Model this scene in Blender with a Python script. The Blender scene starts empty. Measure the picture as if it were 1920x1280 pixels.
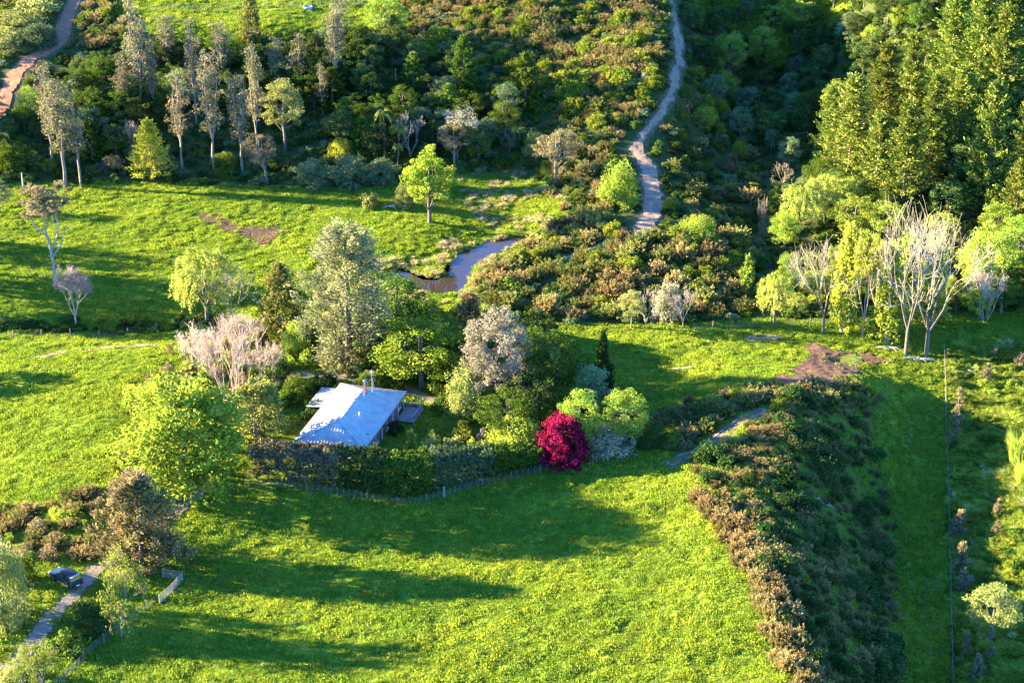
import bpy, bmesh, math, random
import numpy as np
from mathutils import Vector, Matrix, Quaternion

random.seed(7)
rng = np.random.default_rng(11)
scene = bpy.context.scene
COL = scene.collection
R = math.radians

# ------------------------------------------------------------------ camera, sky, sun, exposure
CAM_H, PITCH, FPX = 133.0, R(25.0), 3733.0          # metres, radians, focal length in photograph pixels
cam_data = bpy.data.cameras.new('camera')
cam_data.sensor_width = 36.0
cam_data.lens = FPX / 1920.0 * 36.0
cam_data.clip_start = 1.0
cam_data.clip_end = 12000.0
cam = bpy.data.objects.new('camera', cam_data)
cam.location = (0, 0, CAM_H)
cam.rotation_euler = (math.pi / 2 - PITCH, 0, 0)
COL.objects.link(cam)
scene.camera = cam

SUN_EL, SUN_A = R(15.0), R(8.5)                    # height of the sun; shadows run to +X and a little towards the camera
light_dir = Vector((math.cos(SUN_EL) * math.cos(SUN_A), -math.cos(SUN_EL) * math.sin(SUN_A), -math.sin(SUN_EL)))
world = bpy.data.worlds.new('World')
scene.world = world
world.use_nodes = True
wn = world.node_tree
wn.nodes.clear()
w_out = wn.nodes.new('ShaderNodeOutputWorld')
w_bg = wn.nodes.new('ShaderNodeBackground')
w_sky = wn.nodes.new('ShaderNodeTexSky')
w_sky.sky_type = 'NISHITA'
w_sky.sun_disc = False
w_sky.sun_elevation = SUN_EL
w_sky.sun_rotation = math.atan2(-light_dir.x, -light_dir.y) % (2 * math.pi)
w_sky.air_density = 1.0
w_sky.dust_density = 0.0
w_sky.ozone_density = 10.0
w_bg.inputs['Strength'].default_value = 0.105
wn.links.new(w_sky.outputs[0], w_bg.inputs[0])
wn.links.new(w_bg.outputs[0], w_out.inputs[0])

sun_data = bpy.data.lights.new('sun', 'SUN')
sun_data.energy = 5.0
sun_data.angle = R(0.6)
sun_data.color = (1.0, 0.82, 0.48)
sun = bpy.data.objects.new('sun', sun_data)
sun.rotation_euler = light_dir.to_track_quat('-Z', 'Y').to_euler()
sun.location = (-100, 250, 120)
COL.objects.link(sun)

vs = scene.view_settings
vs.view_transform = 'Standard'
vs.look = 'None'
vs.gamma = 1.0
vs.use_curve_mapping = False
vs.exposure = 3.6
scene.render.engine = 'CYCLES'
cy = scene.cycles
cy.max_bounces = 5
cy.diffuse_bounces = 3
cy.glossy_bounces = 2
cy.transmission_bounces = 3
cy.transparent_max_bounces = 4
cy.caustics_reflective = False
cy.caustics_refractive = False
cy.use_denoising = True

# ------------------------------------------------------------------ noise, rays, terrain
_lat = np.random.default_rng(3).random((256, 256))

def vnoise(x, y, s, seed=0):
    x = np.asarray(x, float) / s + seed * 17.31
    y = np.asarray(y, float) / s + seed * 9.77
    xi = np.floor(x).astype(int); yi = np.floor(y).astype(int)
    fx = x - xi; fy = y - yi
    fx = fx * fx * (3 - 2 * fx); fy = fy * fy * (3 - 2 * fy)
    a = _lat[xi % 256, yi % 256]; b = _lat[(xi + 1) % 256, yi % 256]
    c = _lat[xi % 256, (yi + 1) % 256]; d = _lat[(xi + 1) % 256, (yi + 1) % 256]
    return (a * (1 - fx) + b * fx) * (1 - fy) + (c * (1 - fx) + d * fx) * fy

def fbm(x, y, s, seed=0):
    return (vnoise(x, y, s, seed) + 0.5 * vnoise(x, y, s / 2.1, seed + 1) + 0.25 * vnoise(x, y, s / 4.3, seed + 2)) / 1.75

SP, CP = math.sin(PITCH), math.cos(PITCH)

def ray(px, py):
    dx = (np.asarray(px, float) - 960.0) / FPX
    dv = (np.asarray(py, float) - 640.0) / FPX
    return dx, CP - dv * SP, -SP - dv * CP           # direction for unit depth

def on_height(px, py, h):
    dx, dy, dz = ray(px, py)
    t = (h - CAM_H) / dz
    return np.array([dx * t, dy * t])

# height control points: (photo x, photo y, ground height in metres)
CTRL = [
    # near paddock and below the frame
    (200, 1400, 0.5), (760, 1400, 1.0), (1300, 1400, 1.5), (300, 1240, 0.2), (760, 1240, 1.0), (1200, 1240, 2.0), (1430, 1240, 2.2),
    (450, 1050, 0.0), (800, 1050, 0.2), (1150, 1050, 1.2), (1330, 1050, 2.2), (600, 960, 0.0), (900, 950, 0.0), (1200, 900, 1.0), (1320, 950, 2.6),
    (1380, 1120, 3.2), (1460, 1270, 3.4),
    # bank on the right: crest and foot
    (1400, 980, 3.7), (1440, 1080, 3.5), (1480, 1180, 3.3), (1420, 860, 3.8), (1500, 800, 3.7), (1560, 760, 3.0), (1520, 1280, 3.2), (1540, 1060, 0.8), (1560, 1180, 0.8),
    (1690, 860, -6.0), (1690, 960, -7.2), (1690, 1060, -7.6), (1695, 1180, -8.0), (1700, 1280, -8.0), (1700, 1400, -8.0),
    (1680, 780, -4.0), (1760, 780, -4.8), (1770, 900, -5.8), (1780, 1050, -6.4), (1790, 1200, -6.8), (1790, 1400, -6.8),
    (1860, 760, -3.6), (1850, 880, -4.0), (1910, 900, -3.0), (1910, 1030, -3.8), (1850, 1030, -4.8), (1910, 1250, -5.6), (2150, 900, -2.0), (2200, 1200, -5.0), (2150, 1400, -6.0),
    # mound with gorse and its track
    (1300, 760, 2.4), (1380, 740, 2.6), (1470, 735, 2.8), (1600, 730, 1.2), (1660, 735, -1.0), (1250, 850, 1.6), (1340, 820, 2.2),
    # paddock beyond the garden
    (1080, 660, 0.2), (1250, 660, 0.0), (1250, 710, 0.0), (1450, 660, -0.4), (1600, 650, -1.0), (1600, 690, -1.2), (1720, 660, -1.6), (1720, 700, -2.2), (1850, 650, -2.0),
    (1100, 610, 0.0), (1350, 610, -0.2), (1550, 600, -0.4), (1750, 590, 0.2), (1900, 590, 0.6),
    # garden and house pad
    (560, 860, 0.9), (700, 860, 0.9), (800, 800, 0.9), (640, 780, 1.0), (740, 760, 1.0), (900, 820, 0.7), (1000, 850, 0.8), (1100, 840, 1.0), (700, 700, 0.8), (900, 720, 0.5),
    (480, 880, 0.7), (780, 900, 0.4),
    # left paddock, drive
    (20, 900, 1.2), (20, 780, 1.4), (120, 820, 2.2), (220, 760, 3.0), (230, 880, 2.8), (100, 690, 2.0), (270, 690, 2.6), (60, 650, 1.0), (20, 990, 1.4),
    (130, 980, 2.2), (250, 1000, 1.2), (120, 1090, 1.4), (60, 1190, 1.0), (200, 1060, 1.2), (20, 1260, 0.8), (20, 1120, 1.8), (-150, 900, -0.5), (-150, 1150, 0.5), (-150, 700, 0.0),
    (330, 760, 1.8), (370, 900, 1.2), (420, 680, 1.2),
    # valley floor
    (30, 620, 0.0), (200, 612, -0.6), (330, 612, -0.6), (30, 590, 0.6), (200, 585, 0.4), (60, 480, 1.2), (250, 520, 0.8), (400, 580, 0.2), (450, 470, 0.6), (250, 400, 1.6),
    (600, 420, 1.2), (600, 520, 0.3), (820, 430, 1.2), (860, 420, 1.0), (820, 580, 0.0), (720, 400, 1.8), (60, 400, 1.4), (450, 375, 1.6), (-150, 500, 2.0), (-150, 400, 2.0),
    # pond
    (770, 535, -0.9), (830, 525, -0.9), (860, 500, -0.9), (900, 472, -0.9), (960, 455, -0.8),
    (700, 500, 0.4), (760, 490, 0.2), (860, 455, 0.2), (930, 520, 0.4), (980, 480, 0.6), (1020, 440, 0.6),
    # gorse between pond and clay path
    (1050, 540, 1.2), (1150, 500, 2.6), (1250, 520, 2.4), (1130, 430, 3.0), (1210, 420, 4.0), (1320, 480, 2.6), (1400, 540, 0.6), (1300, 570, 0.6), (1050, 420, 1.4),
    # left hill
    (60, 340, 2.4), (250, 335, 2.2), (450, 335, 2.0), (640, 345, 1.8), (450, 290, 4.0), (250, 280, 4.6), (100, 260, 6.5), (600, 270, 4.6), (100, 180, 11.0), (20, 160, 12.5), (300, 160, 11.0),
    (500, 150, 11.5), (120, 70, 17.0), (300, 75, 18.0), (500, 65, 18.5), (650, 65, 18.0), (400, 25, 19.5), (600, 5, 20.0), (60, 10, 20.5), (-150, 200, 9.0), (-150, 60, 17.0), (-150, 330, 3.0),
    (300, -40, 22.0), (650, -40, 22.0),
    # gorse hill
    (800, 340, 1.8), (950, 335, 1.8), (750, 250, 6.0), (900, 250, 6.5), (1000, 270, 6.0), (800, 150, 12.0), (950, 150, 12.5), (1080, 190, 11.5), (1100, 260, 8.0), (1120, 340, 4.5),
    (1190, 280, 7.5), (1225, 340, 5.6), (1205, 240, 9.5), (1250, 170, 14.5), (1275, 110, 17.0), (1275, 50, 19.5), (1100, 100, 16.5), (850, 50, 18.5), (1000, 50, 19.5), (1150, 40, 20.0),
    (900, -40, 24.0), (1100, -40, 25.5), (1260, -40, 23.5), (750, 0, 20.0),
    # gully and the pine spur
    (1350, 120, 8.0), (1350, 220, 2.5), (1320, 330, 2.6), (1450, 120, 4.0), (1450, 220, 0.2), (1440, 320, -0.4), (1420, 420, -0.4), (1420, 480, -0.4), (1530, 60, 9.0), (1420, 20, 11.5), (1560, 150, 6.0),
    (1540, 260, 5.0), (1520, 380, 2.2), (1620, 350, 5.0), (1700, 300, 8.5), (1720, 400, 4.0), (1650, 200, 10.5), (1800, 250, 11.5), (1820, 400, 4.5), (1850, 480, 2.2), (1600, 480, 1.2), (1700, 500, 1.0),
    (1750, 120, 16.5), (1880, 120, 18.0), (1880, 300, 9.5), (1700, 30, 20.0), (1880, 20, 22.5), (1900, 540, 1.6), (2150, 300, 12.0), (2150, 100, 21.0), (2150, 500, 3.0), (1650, -40, 24.0), (1900, -40, 26.0), (1450, -40, 19.0),
]
_cp = np.array([list(on_height(a, b, c)) + [c] for a, b, c in CTRL])
_edge = []
for x_, y_, h_ in ((-220, 150, 2), (-220, 260, 3), (-220, 360, 5), (-220, 460, 22), (-220, 560, 32), (-120, 560, 32), (-100, 480, 27), (0, 480, 30), (0, 560, 35), (120, 560, 36), (100, 480, 31),
                   (220, 560, 36), (220, 460, 26), (220, 360, 8), (220, 260, -5), (220, 150, -7), (0, 130, 1.5), (-110, 130, 1.5), (110, 130, -6)):
    _edge.append((x_, y_, h_))
_cp = np.vstack([_cp, np.array(_edge, float)])
_C2 = 5.0 ** 2

def _phi(xa, ya):
    d2 = (np.asarray(xa)[..., None] - _cp[:, 0]) ** 2 + (np.asarray(ya)[..., None] - _cp[:, 1]) ** 2
    return np.sqrt(d2 + _C2)

_n = len(_cp)
_A = np.zeros((_n + 1, _n + 1))
_A[:_n, :_n] = _phi(_cp[:, 0], _cp[:, 1]) - 0.9 * np.eye(_n)
_A[:_n, _n] = 1; _A[_n, :_n] = 1
_w = np.linalg.solve(_A, np.append(_cp[:, 2], 0))

def inpoly(x, y, P):
    x = np.asarray(x); y = np.asarray(y)
    r = np.zeros(x.shape, bool)
    j = len(P) - 1
    for i in range(len(P)):
        xi, yi = P[i]; xj, yj = P[j]
        c = ((yi > y) != (yj > y)) & (x < (xj - xi) * (y - yi) / (yj - yi + 1e-12) + xi)
        r ^= c
        j = i
    return r

def seg_dist(x, y, P, closed=False):
    d = np.full(np.shape(x), 1e9)
    n = len(P)
    for i in range(n if closed else n - 1):
        a = P[i]; b = P[(i + 1) % n]
        ab = b - a
        t = np.clip(((x - a[0]) * ab[0] + (y - a[1]) * ab[1]) / (ab @ ab + 1e-9), 0, 1)
        d = np.minimum(d, np.hypot(x - a[0] - t * ab[0], y - a[1] - t * ab[1]))
    return d

def sdf(x, y, P):
    d = seg_dist(x, y, P, True)
    return np.where(inpoly(x, y, P), -d, d)

WATER_Z = -0.30
POND = np.array([on_height(a, b, WATER_Z) for a, b in ((733, 514), (752, 505), (775, 512), (797, 523), (822, 524), (840, 513), (846, 495), (858, 479), (880, 468), (912, 457), (950, 449), (996, 440),
        (992, 449), (962, 461), (936, 473), (912, 484), (892, 494), (884, 507), (880, 522), (872, 538), (856, 550), (815, 549), (775, 546), (740, 544))])
DITCH = np.array([on_height(a, b, -0.5) for a, b in ((-160, 640), (0, 622), (120, 616), (230, 614), (330, 610), (400, 606))])
HOUSE_XY = (-30.2, 244.9)          # near corner of the roof, towards the hedge
HOUSE_RZ = R(-15.6)

def height_exact(x, y):
    x = np.asarray(x, float); y = np.asarray(y, float)
    xc = np.clip(x, -230, 230); yc = np.clip(y, 120, 570)
    shp = xc.shape
    xf = xc.ravel(); yf = yc.ravel()
    out = np.empty(len(xf))
    for i in range(0, len(xf), 20000):
        out[i:i + 20000] = _phi(xf[i:i + 20000], yf[i:i + 20000]) @ _w[:_n] + _w[_n]
    out = out.reshape(shp)
    out = out + (fbm(x, y, 9.0, 4) - 0.5) * 0.7 + (vnoise(x, y, 2.6, 8) - 0.5) * 0.16
    # the pond bed, its low rim, the stream ditch and the level house pad
    near = (np.abs(x + 7) < 40) & (np.abs(y - 312) < 45)
    if near.any():
        d = np.full(shp, 99.0); d[near] = sdf(x[near], y[near], POND)
        k = np.clip((0.9 - d) / 1.8, 0, 1); k = k * k * (3 - 2 * k)
        rim = (d > 0.5) & (d < 4)
        out = np.where(rim, np.maximum(out, WATER_Z + 0.22), out)
        out = out * (1 - k) + (WATER_Z - 0.55) * k
    near = (x < -60) & (y > 270) & (y < 300)
    if near.any():
        d = np.full(shp, 99.0); d[near] = seg_dist(x[near], y[near], DITCH)
        out = out - 1.5 * np.exp(-(d / 1.5) ** 2)
    hx = (x - HOUSE_XY[0]) * math.cos(HOUSE_RZ) + (y - HOUSE_XY[1]) * math.sin(HOUSE_RZ)
    hy = -(x - HOUSE_XY[0]) * math.sin(HOUSE_RZ) + (y - HOUSE_XY[1]) * math.cos(HOUSE_RZ)
    q = np.maximum(np.maximum(-1.5 - hx, hx - 13.5), np.maximum(-1.5 - hy, hy - 20.5))
    k = np.clip(1 - q / 2.5, 0, 1)
    out = out * (1 - k) + 1.0 * k
    return out

_GX = np.arange(-230, 230.1, 1.0); _GY = np.arange(120, 570.1, 1.0)
_GZ = height_exact(*np.meshgrid(_GX, _GY, indexing='ij'))

def ground(x, y):
    x = np.clip(np.asarray(x, float), -229.5, 229.5); y = np.clip(np.asarray(y, float), 120.5, 569.5)
    xi = np.floor(x + 230).astype(int); yi = np.floor(y - 120).astype(int)
    fx = x + 230 - xi; fy = y - 120 - yi
    return (_GZ[xi, yi] * (1 - fx) + _GZ[xi + 1, yi] * fx) * (1 - fy) + (_GZ[xi, yi + 1] * (1 - fx) + _GZ[xi + 1, yi + 1] * fx) * fy

_T = np.linspace(190, 560, 1500)

def at(px, py):
    """the point of the ground seen at a photograph pixel"""
    dx, dy, dz = ray(px, py)
    d = CAM_H + dz * _T - ground(dx * _T, dy * _T)
    k = int(np.argmax(d < 0))
    if k == 0:
        k = len(_T) - 1
    a, b = d[k - 1], d[k]
    t = _T[k - 1] + (_T[k] - _T[k - 1]) * (a / (a - b) if a != b else 0)
    x, y = float(dx * t), float(dy * t)
    return Vector((x, y, float(ground(x, y))))

def poly_at(pts):
    return np.array([[*at(*p)[:2]] for p in pts])

# ------------------------------------------------------------------ mesh and material helpers
def link(o, parent=None):
    COL.objects.link(o)
    if parent is not None:
        o.parent = parent
    return o

def tag(o, label=None, cat=None, group=None, kind=None):
    if label: o['label'] = label
    if cat: o['category'] = cat
    if group: o['group'] = group
    if kind: o['kind'] = kind
    return o

def np_mesh(name, V, F, mat=None, tint=None, smooth=False):
    """V (n,3), F (m,k) with k the same for every face"""
    V = np.asarray(V, np.float32); F = np.asarray(F, np.int32)
    me = bpy.data.meshes.new(name)
    me.vertices.add(len(V)); me.vertices.foreach_set('co', V.ravel())
    k = F.shape[1]
    me.loops.add(F.size); me.loops.foreach_set('vertex_index', F.ravel())
    me.polygons.add(len(F))
    me.polygons.foreach_set('loop_start', np.arange(0, F.size, k, dtype=np.int32))
    if smooth:
        me.polygons.foreach_set('use_smooth', np.ones(len(F), bool))
    if tint is not None:
        a = me.attributes.new('tint', 'FLOAT', 'FACE')
        a.data.foreach_set('value', np.asarray(tint, np.float32))
    me.update(calc_edges=True)
    if mat is not None:
        me.materials.append(mat)
    return me

def new_mat(name):
    m = bpy.data.materials.new(name)
    m.use_nodes = True
    m.node_tree.nodes.clear()
    return m, m.node_tree.nodes, m.node_tree.links

def ramp(nodes, stops):
    r = nodes.new('ShaderNodeValToRGB')
    e = r.color_ramp.elements
    while len(e) < len(stops):
        e.new(0.5)
    for i, (p, c) in enumerate(stops):
        e[i].position = p
        e[i].color = (*c, 1)
    return r

def leaf_mat(name, c1, c2, transl=0.35, cm=None, var=0.3):
    fit = lambda c: None if c is None else ((c[0], c[1], max(c[2], 0.11 * c[1])) if c[1] > 0.95 * c[0] else c)
    c1, c2, cm = fit(c1), fit(c2), fit(cm)
    m, N, L = new_mat(name)
    out = N.new('ShaderNodeOutputMaterial')
    at_ = N.new('ShaderNodeAttribute'); at_.attribute_name = 'tint'
    st = [(0.0, c1), (1.0, c2)] if cm is None else [(0.0, c1), (0.5, cm), (1.0, c2)]
    rp = ramp(N, st)
    L.new(at_.outputs['Fac'], rp.inputs[0])
    oi = N.new('ShaderNodeObjectInfo')
    mr = N.new('ShaderNodeMapRange'); mr.inputs['To Min'].default_value = 1 - var * 1.15; mr.inputs['To Max'].default_value = 1 + var
    L.new(oi.outputs['Random'], mr.inputs[0])
    hs = N.new('ShaderNodeHueSaturation')
    mh = N.new('ShaderNodeMapRange'); mh.inputs['To Min'].default_value = 0.484; mh.inputs['To Max'].default_value = 0.516
    ml = N.new('ShaderNodeMath'); ml.operation = 'FRACT'
    mm = N.new('ShaderNodeMath'); mm.operation = 'MULTIPLY'; mm.inputs[1].default_value = 7.31
    L.new(oi.outputs['Random'], mm.inputs[0]); L.new(mm.outputs[0], ml.inputs[0]); L.new(ml.outputs[0], mh.inputs[0])
    L.new(mh.outputs[0], hs.inputs['Hue'])
    L.new(mr.outputs[0], hs.inputs['Value']); L.new(rp.outputs[0], hs.inputs['Color'])
    d = N.new('ShaderNodeBsdfDiffuse'); t = N.new('ShaderNodeBsdfTranslucent'); mx = N.new('ShaderNodeMixShader')
    mx.inputs[0].default_value = transl
    L.new(hs.outputs[0], d.inputs[0]); L.new(hs.outputs[0], t.inputs[0])
    L.new(d.outputs[0], mx.inputs[1]); L.new(t.outputs[0], mx.inputs[2]); L.new(mx.outputs[0], out.inputs[0])
    return m

def solid_mat(name, c1, c2=None, scale=6.0, rough=0.8, metal=0.0, bump=0.0, stretch=(1, 1, 1), spec=0.3):
    m, N, L = new_mat(name)
    out = N.new('ShaderNodeOutputMaterial'); b = N.new('ShaderNodeBsdfPrincipled')
    b.inputs['Roughness'].default_value = rough; b.inputs['Metallic'].default_value = metal
    b.inputs['Specular IOR Level'].default_value = spec
    c2 = c2 or tuple(v * 0.75 for v in c1)
    tc = N.new('ShaderNodeTexCoord'); mp = N.new('ShaderNodeMapping'); mp.inputs['Scale'].default_value = stretch
    nz = N.new('ShaderNodeTexNoise'); nz.inputs['Scale'].default_value = scale; nz.inputs['Detail'].default_value = 5
    rp = ramp(N, [(0.3, c1), (0.7, c2)])
    L.new(tc.outputs['Object'], mp.inputs[0]); L.new(mp.outputs[0], nz.inputs['Vector'])
    L.new(nz.outputs[0], rp.inputs[0]); L.new(rp.outputs[0], b.inputs['Base Color'])
    if bump:
        bp = N.new('ShaderNodeBump'); bp.inputs['Strength'].default_value = bump; bp.inputs['Distance'].default_value = 0.05
        L.new(nz.outputs[0], bp.inputs['Height']); L.new(bp.outputs[0], b.inputs['Normal'])
    L.new(b.outputs[0], out.inputs[0])
    return m
# ------------------------------------------------------------------ regions of the ground (photo outlines laid on the terrain)
P_TRACK = poly_at([(1256, -30), (1262, 20), (1270, 60), (1276, 110), (1262, 170), (1240, 212), (1206, 252), (1196, 285), (1212, 312), (1224, 345), (1226, 385), (1216, 415), (1206, 440)])
P_WIDE = P_TRACK[7:]
P_CLAY = poly_at([(146, -30), (138, 10), (124, 45), (114, 78), (92, 96), (58, 112), (30, 140), (12, 175), (0, 215), (-30, 260)])
P_DRIVE = poly_at([(-60, 1330), (0, 1275), (60, 1205), (112, 1140), (150, 1098), (185, 1066), (208, 1046), (240, 1010), (330, 960), (400, 900)])
P_YARD = poly_at([(560, 702), (620, 706), (700, 712), (770, 735), (820, 752), (870, 772), (905, 786)])
P_BANK = poly_at([(1262, 866), (1310, 846), (1350, 818), (1395, 785), (1425, 772)])
P_FARM = poly_at([(60, 672), (130, 660), (200, 652), (260, 648), (320, 644)])
P_STRIP = poly_at([(1690, 760), (1712, 800), (1730, 900), (1738, 1000), (1745, 1100), (1750, 1200), (1752, 1290)])
P_SIDE = poly_at([(1010, 500), (1060, 485), (1100, 468), (1150, 450)])
MUD_FAR = poly_at([(366, 404), (398, 398), (425, 404), (438, 420), (470, 430), (520, 428), (540, 438), (502, 460), (470, 452), (430, 436), (395, 424)])
MUD_NEAR = poly_at([(1512, 642), (1548, 652), (1590, 656), (1630, 660), (1676, 680), (1626, 686), (1600, 702), (1560, 720), (1500, 728), (1446, 720), (1480, 700), (1494, 682), (1510, 664)])
MUD_PALE = poly_at([(1385, 634), (1420, 628), (1462, 630), (1476, 636), (1430, 641), (1395, 640)])
PUDDLE = poly_at([(1572, 668), (1596, 663), (1614, 670), (1618, 680), (1596, 687), (1576, 682)])

HILL = poly_at([(-200, 350), (60, 348), (250, 345), (480, 352), (640, 356), (720, 352), (800, 330), (930, 330), (1040, 345), (1060, 400), (1020, 430), (960, 470), (900, 505), (885, 560), (960, 600), (1060, 612),
                (1250, 612), (1400, 600), (1480, 600), (1520, 600), (1800, 590), (2200, 560), (2200, -60), (700, -60), (720, 20), (690, 70), (600, 72), (480, 78), (330, 85), (250, 60), (215, 10), (200, -60), (-200, -60)])
BANKP = poly_at([(1290, 930), (1330, 970), (1390, 1030), (1430, 1110), (1462, 1200), (1490, 1300), (1700, 1300), (1690, 1150), (1680, 1000), (1660, 900), (1630, 800), (1680, 740), (1600, 722), (1480, 730), (1380, 735), (1280, 760),
                 (1230, 790), (1215, 850), (1290, 862)])
GARDEN = poly_at([(300, 650), (360, 620), (500, 640), (700, 600), (860, 575), (1000, 600), (1080, 640), (1150, 730), (1230, 800), (1200, 850), (1030, 875), (900, 900), (765, 940), (620, 915), (470, 900), (400, 940), (330, 930), (300, 800)])
WET = poly_at([(1776, 650), (1940, 640), (1990, 1300), (1790, 1300)])

def polyline_mask(P, half, seed, wob=0.5):
    return lambda x, y: seg_dist(x, y, P) - half + (fbm(x, y, 2.2, seed) - 0.5) * wob * 2.2

def area_mask(P, seed, wob=1.2):
    return lambda x, y: sdf(x, y, P) + (fbm(x, y, 3.0, seed) - 0.5) * wob * 2.6 + (fbm(x, y, 0.9, seed + 5) - 0.5) * 1.6

MASKS = {
    'track': lambda x, y: np.minimum(seg_dist(x, y, P_TRACK) - 0.95, seg_dist(x, y, P_WIDE) - 1.75) + (fbm(x, y, 2.2, 21) - 0.5) * 1.9, 'clay': polyline_mask(P_CLAY, 1.6, 22, 0.6), 'drive': polyline_mask(P_DRIVE, 1.25, 23, 0.6),
    'yard': polyline_mask(P_YARD, 1.5, 24, 0.5), 'bank': polyline_mask(P_BANK, 1.1, 25, 0.5), 'farm': polyline_mask(P_FARM, 0.8, 26, 0.7),
    'side': polyline_mask(P_SIDE, 0.5, 27, 0.4), 'mud_far': area_mask(MUD_FAR, 28), 'mud_near': area_mask(MUD_NEAR, 29), 'mud_pale': area_mask(MUD_PALE, 30, 0.8),
}
_gx, _gy = np.meshgrid(_GX, _GY, indexing='ij')
FIELD = {}
for k_, f_ in MASKS.items():
    FIELD[k_] = f_(_gx, _gy)
FIELD['hill'] = sdf(_gx, _gy, HILL); FIELD['bankp'] = sdf(_gx, _gy, BANKP); FIELD['garden'] = sdf(_gx, _gy, GARDEN)
FIELD['wet'] = sdf(_gx, _gy, WET); FIELD['pond'] = sdf(_gx, _gy, POND)

def field(k, x, y):
    xi = np.clip(np.round(np.asarray(x) + 230).astype(int), 0, len(_GX) - 1)
    yi = np.clip(np.round(np.asarray(y) - 120).astype(int), 0, len(_GY) - 1)
    return FIELD[k][xi, yi]

# ------------------------------------------------------------------ the ground sheet
def ground_material():
    m, N, L = new_mat('pasture_soil')
    out = N.new('ShaderNodeOutputMaterial'); b = N.new('ShaderNodeBsdfPrincipled')
    b.inputs['Roughness'].default_value = 0.95; b.inputs['Specular IOR Level'].default_value = 0.1
    geo = N.new('ShaderNodeNewGeometry')
    def noise(scale, detail=6):
        n = N.new('ShaderNodeTexNoise'); n.inputs['Scale'].default_value = scale; n.inputs['Detail'].default_value = detail
        L.new(geo.outputs['Position'], n.inputs['Vector']); return n
    n1, n2, n3 = noise(0.08), noise(0.55), noise(3.5)
    r1 = ramp(N, [(0.30, (0.065, 0.120, 0.008)), (0.55, (0.115, 0.175, 0.010)), (0.75, (0.165, 0.21, 0.014))])
    r2 = ramp(N, [(0.30, (0.060, 0.100, 0.007)), (0.50, (0.115, 0.17, 0.010)), (0.72, (0.19, 0.22, 0.02))])
    L.new(n1.outputs[0], r1.inputs[0]); L.new(n2.outputs[0], r2.inputs[0])
    mx = N.new('ShaderNodeMixRGB'); mx.inputs[0].default_value = 0.5
    L.new(r1.outputs[0], mx.inputs[1]); L.new(r2.outputs[0], mx.inputs[2])
    def attr(nm):
        a = N.new('ShaderNodeAttribute'); a.attribute_name = nm; return a
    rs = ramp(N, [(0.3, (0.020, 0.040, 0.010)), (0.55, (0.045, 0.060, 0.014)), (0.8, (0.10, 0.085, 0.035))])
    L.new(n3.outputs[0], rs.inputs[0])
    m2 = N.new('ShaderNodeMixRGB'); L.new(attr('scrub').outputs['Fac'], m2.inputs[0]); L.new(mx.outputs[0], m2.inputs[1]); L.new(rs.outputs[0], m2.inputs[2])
    rd = ramp(N, [(0.3, (0.10, 0.065, 0.035)), (0.7, (0.19, 0.14, 0.075))])
    L.new(n3.outputs[0], rd.inputs[0])
    ad = attr('dirt')
    ma = N.new('ShaderNodeMath'); ma.operation = 'ADD'; L.new(ad.outputs['Fac'], ma.inputs[0])
    ms = N.new('ShaderNodeMath'); ms.operation = 'MULTIPLY_ADD'; ms.inputs[1].default_value = 1.6; ms.inputs[2].default_value = -0.8
    L.new(n3.outputs[0], ms.inputs[0]); L.new(ms.outputs[0], ma.inputs[1])
    rr = N.new('ShaderNodeMapRange'); rr.inputs['From Min'].default_value = 0.35; rr.inputs['From Max'].default_value = 0.65
    L.new(ma.outputs[0], rr.inputs[0])
    m3 = N.new('ShaderNodeMixRGB'); L.new(rr.outputs[0], m3.inputs[0]); L.new(m2.outputs[0], m3.inputs[1]); L.new(rd.outputs[0], m3.inputs[2])
    L.new(m3.outputs[0], b.inputs['Base Color'])
    bp = N.new('ShaderNodeBump'); bp.inputs['Strength'].default_value = 0.6; bp.inputs['Distance'].default_value = 0.25
    L.new(n3.outputs[0], bp.inputs['Height']); L.new(bp.outputs[0], b.inputs['Normal'])
    L.new(b.outputs[0], out.inputs[0])
    return m

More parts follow.
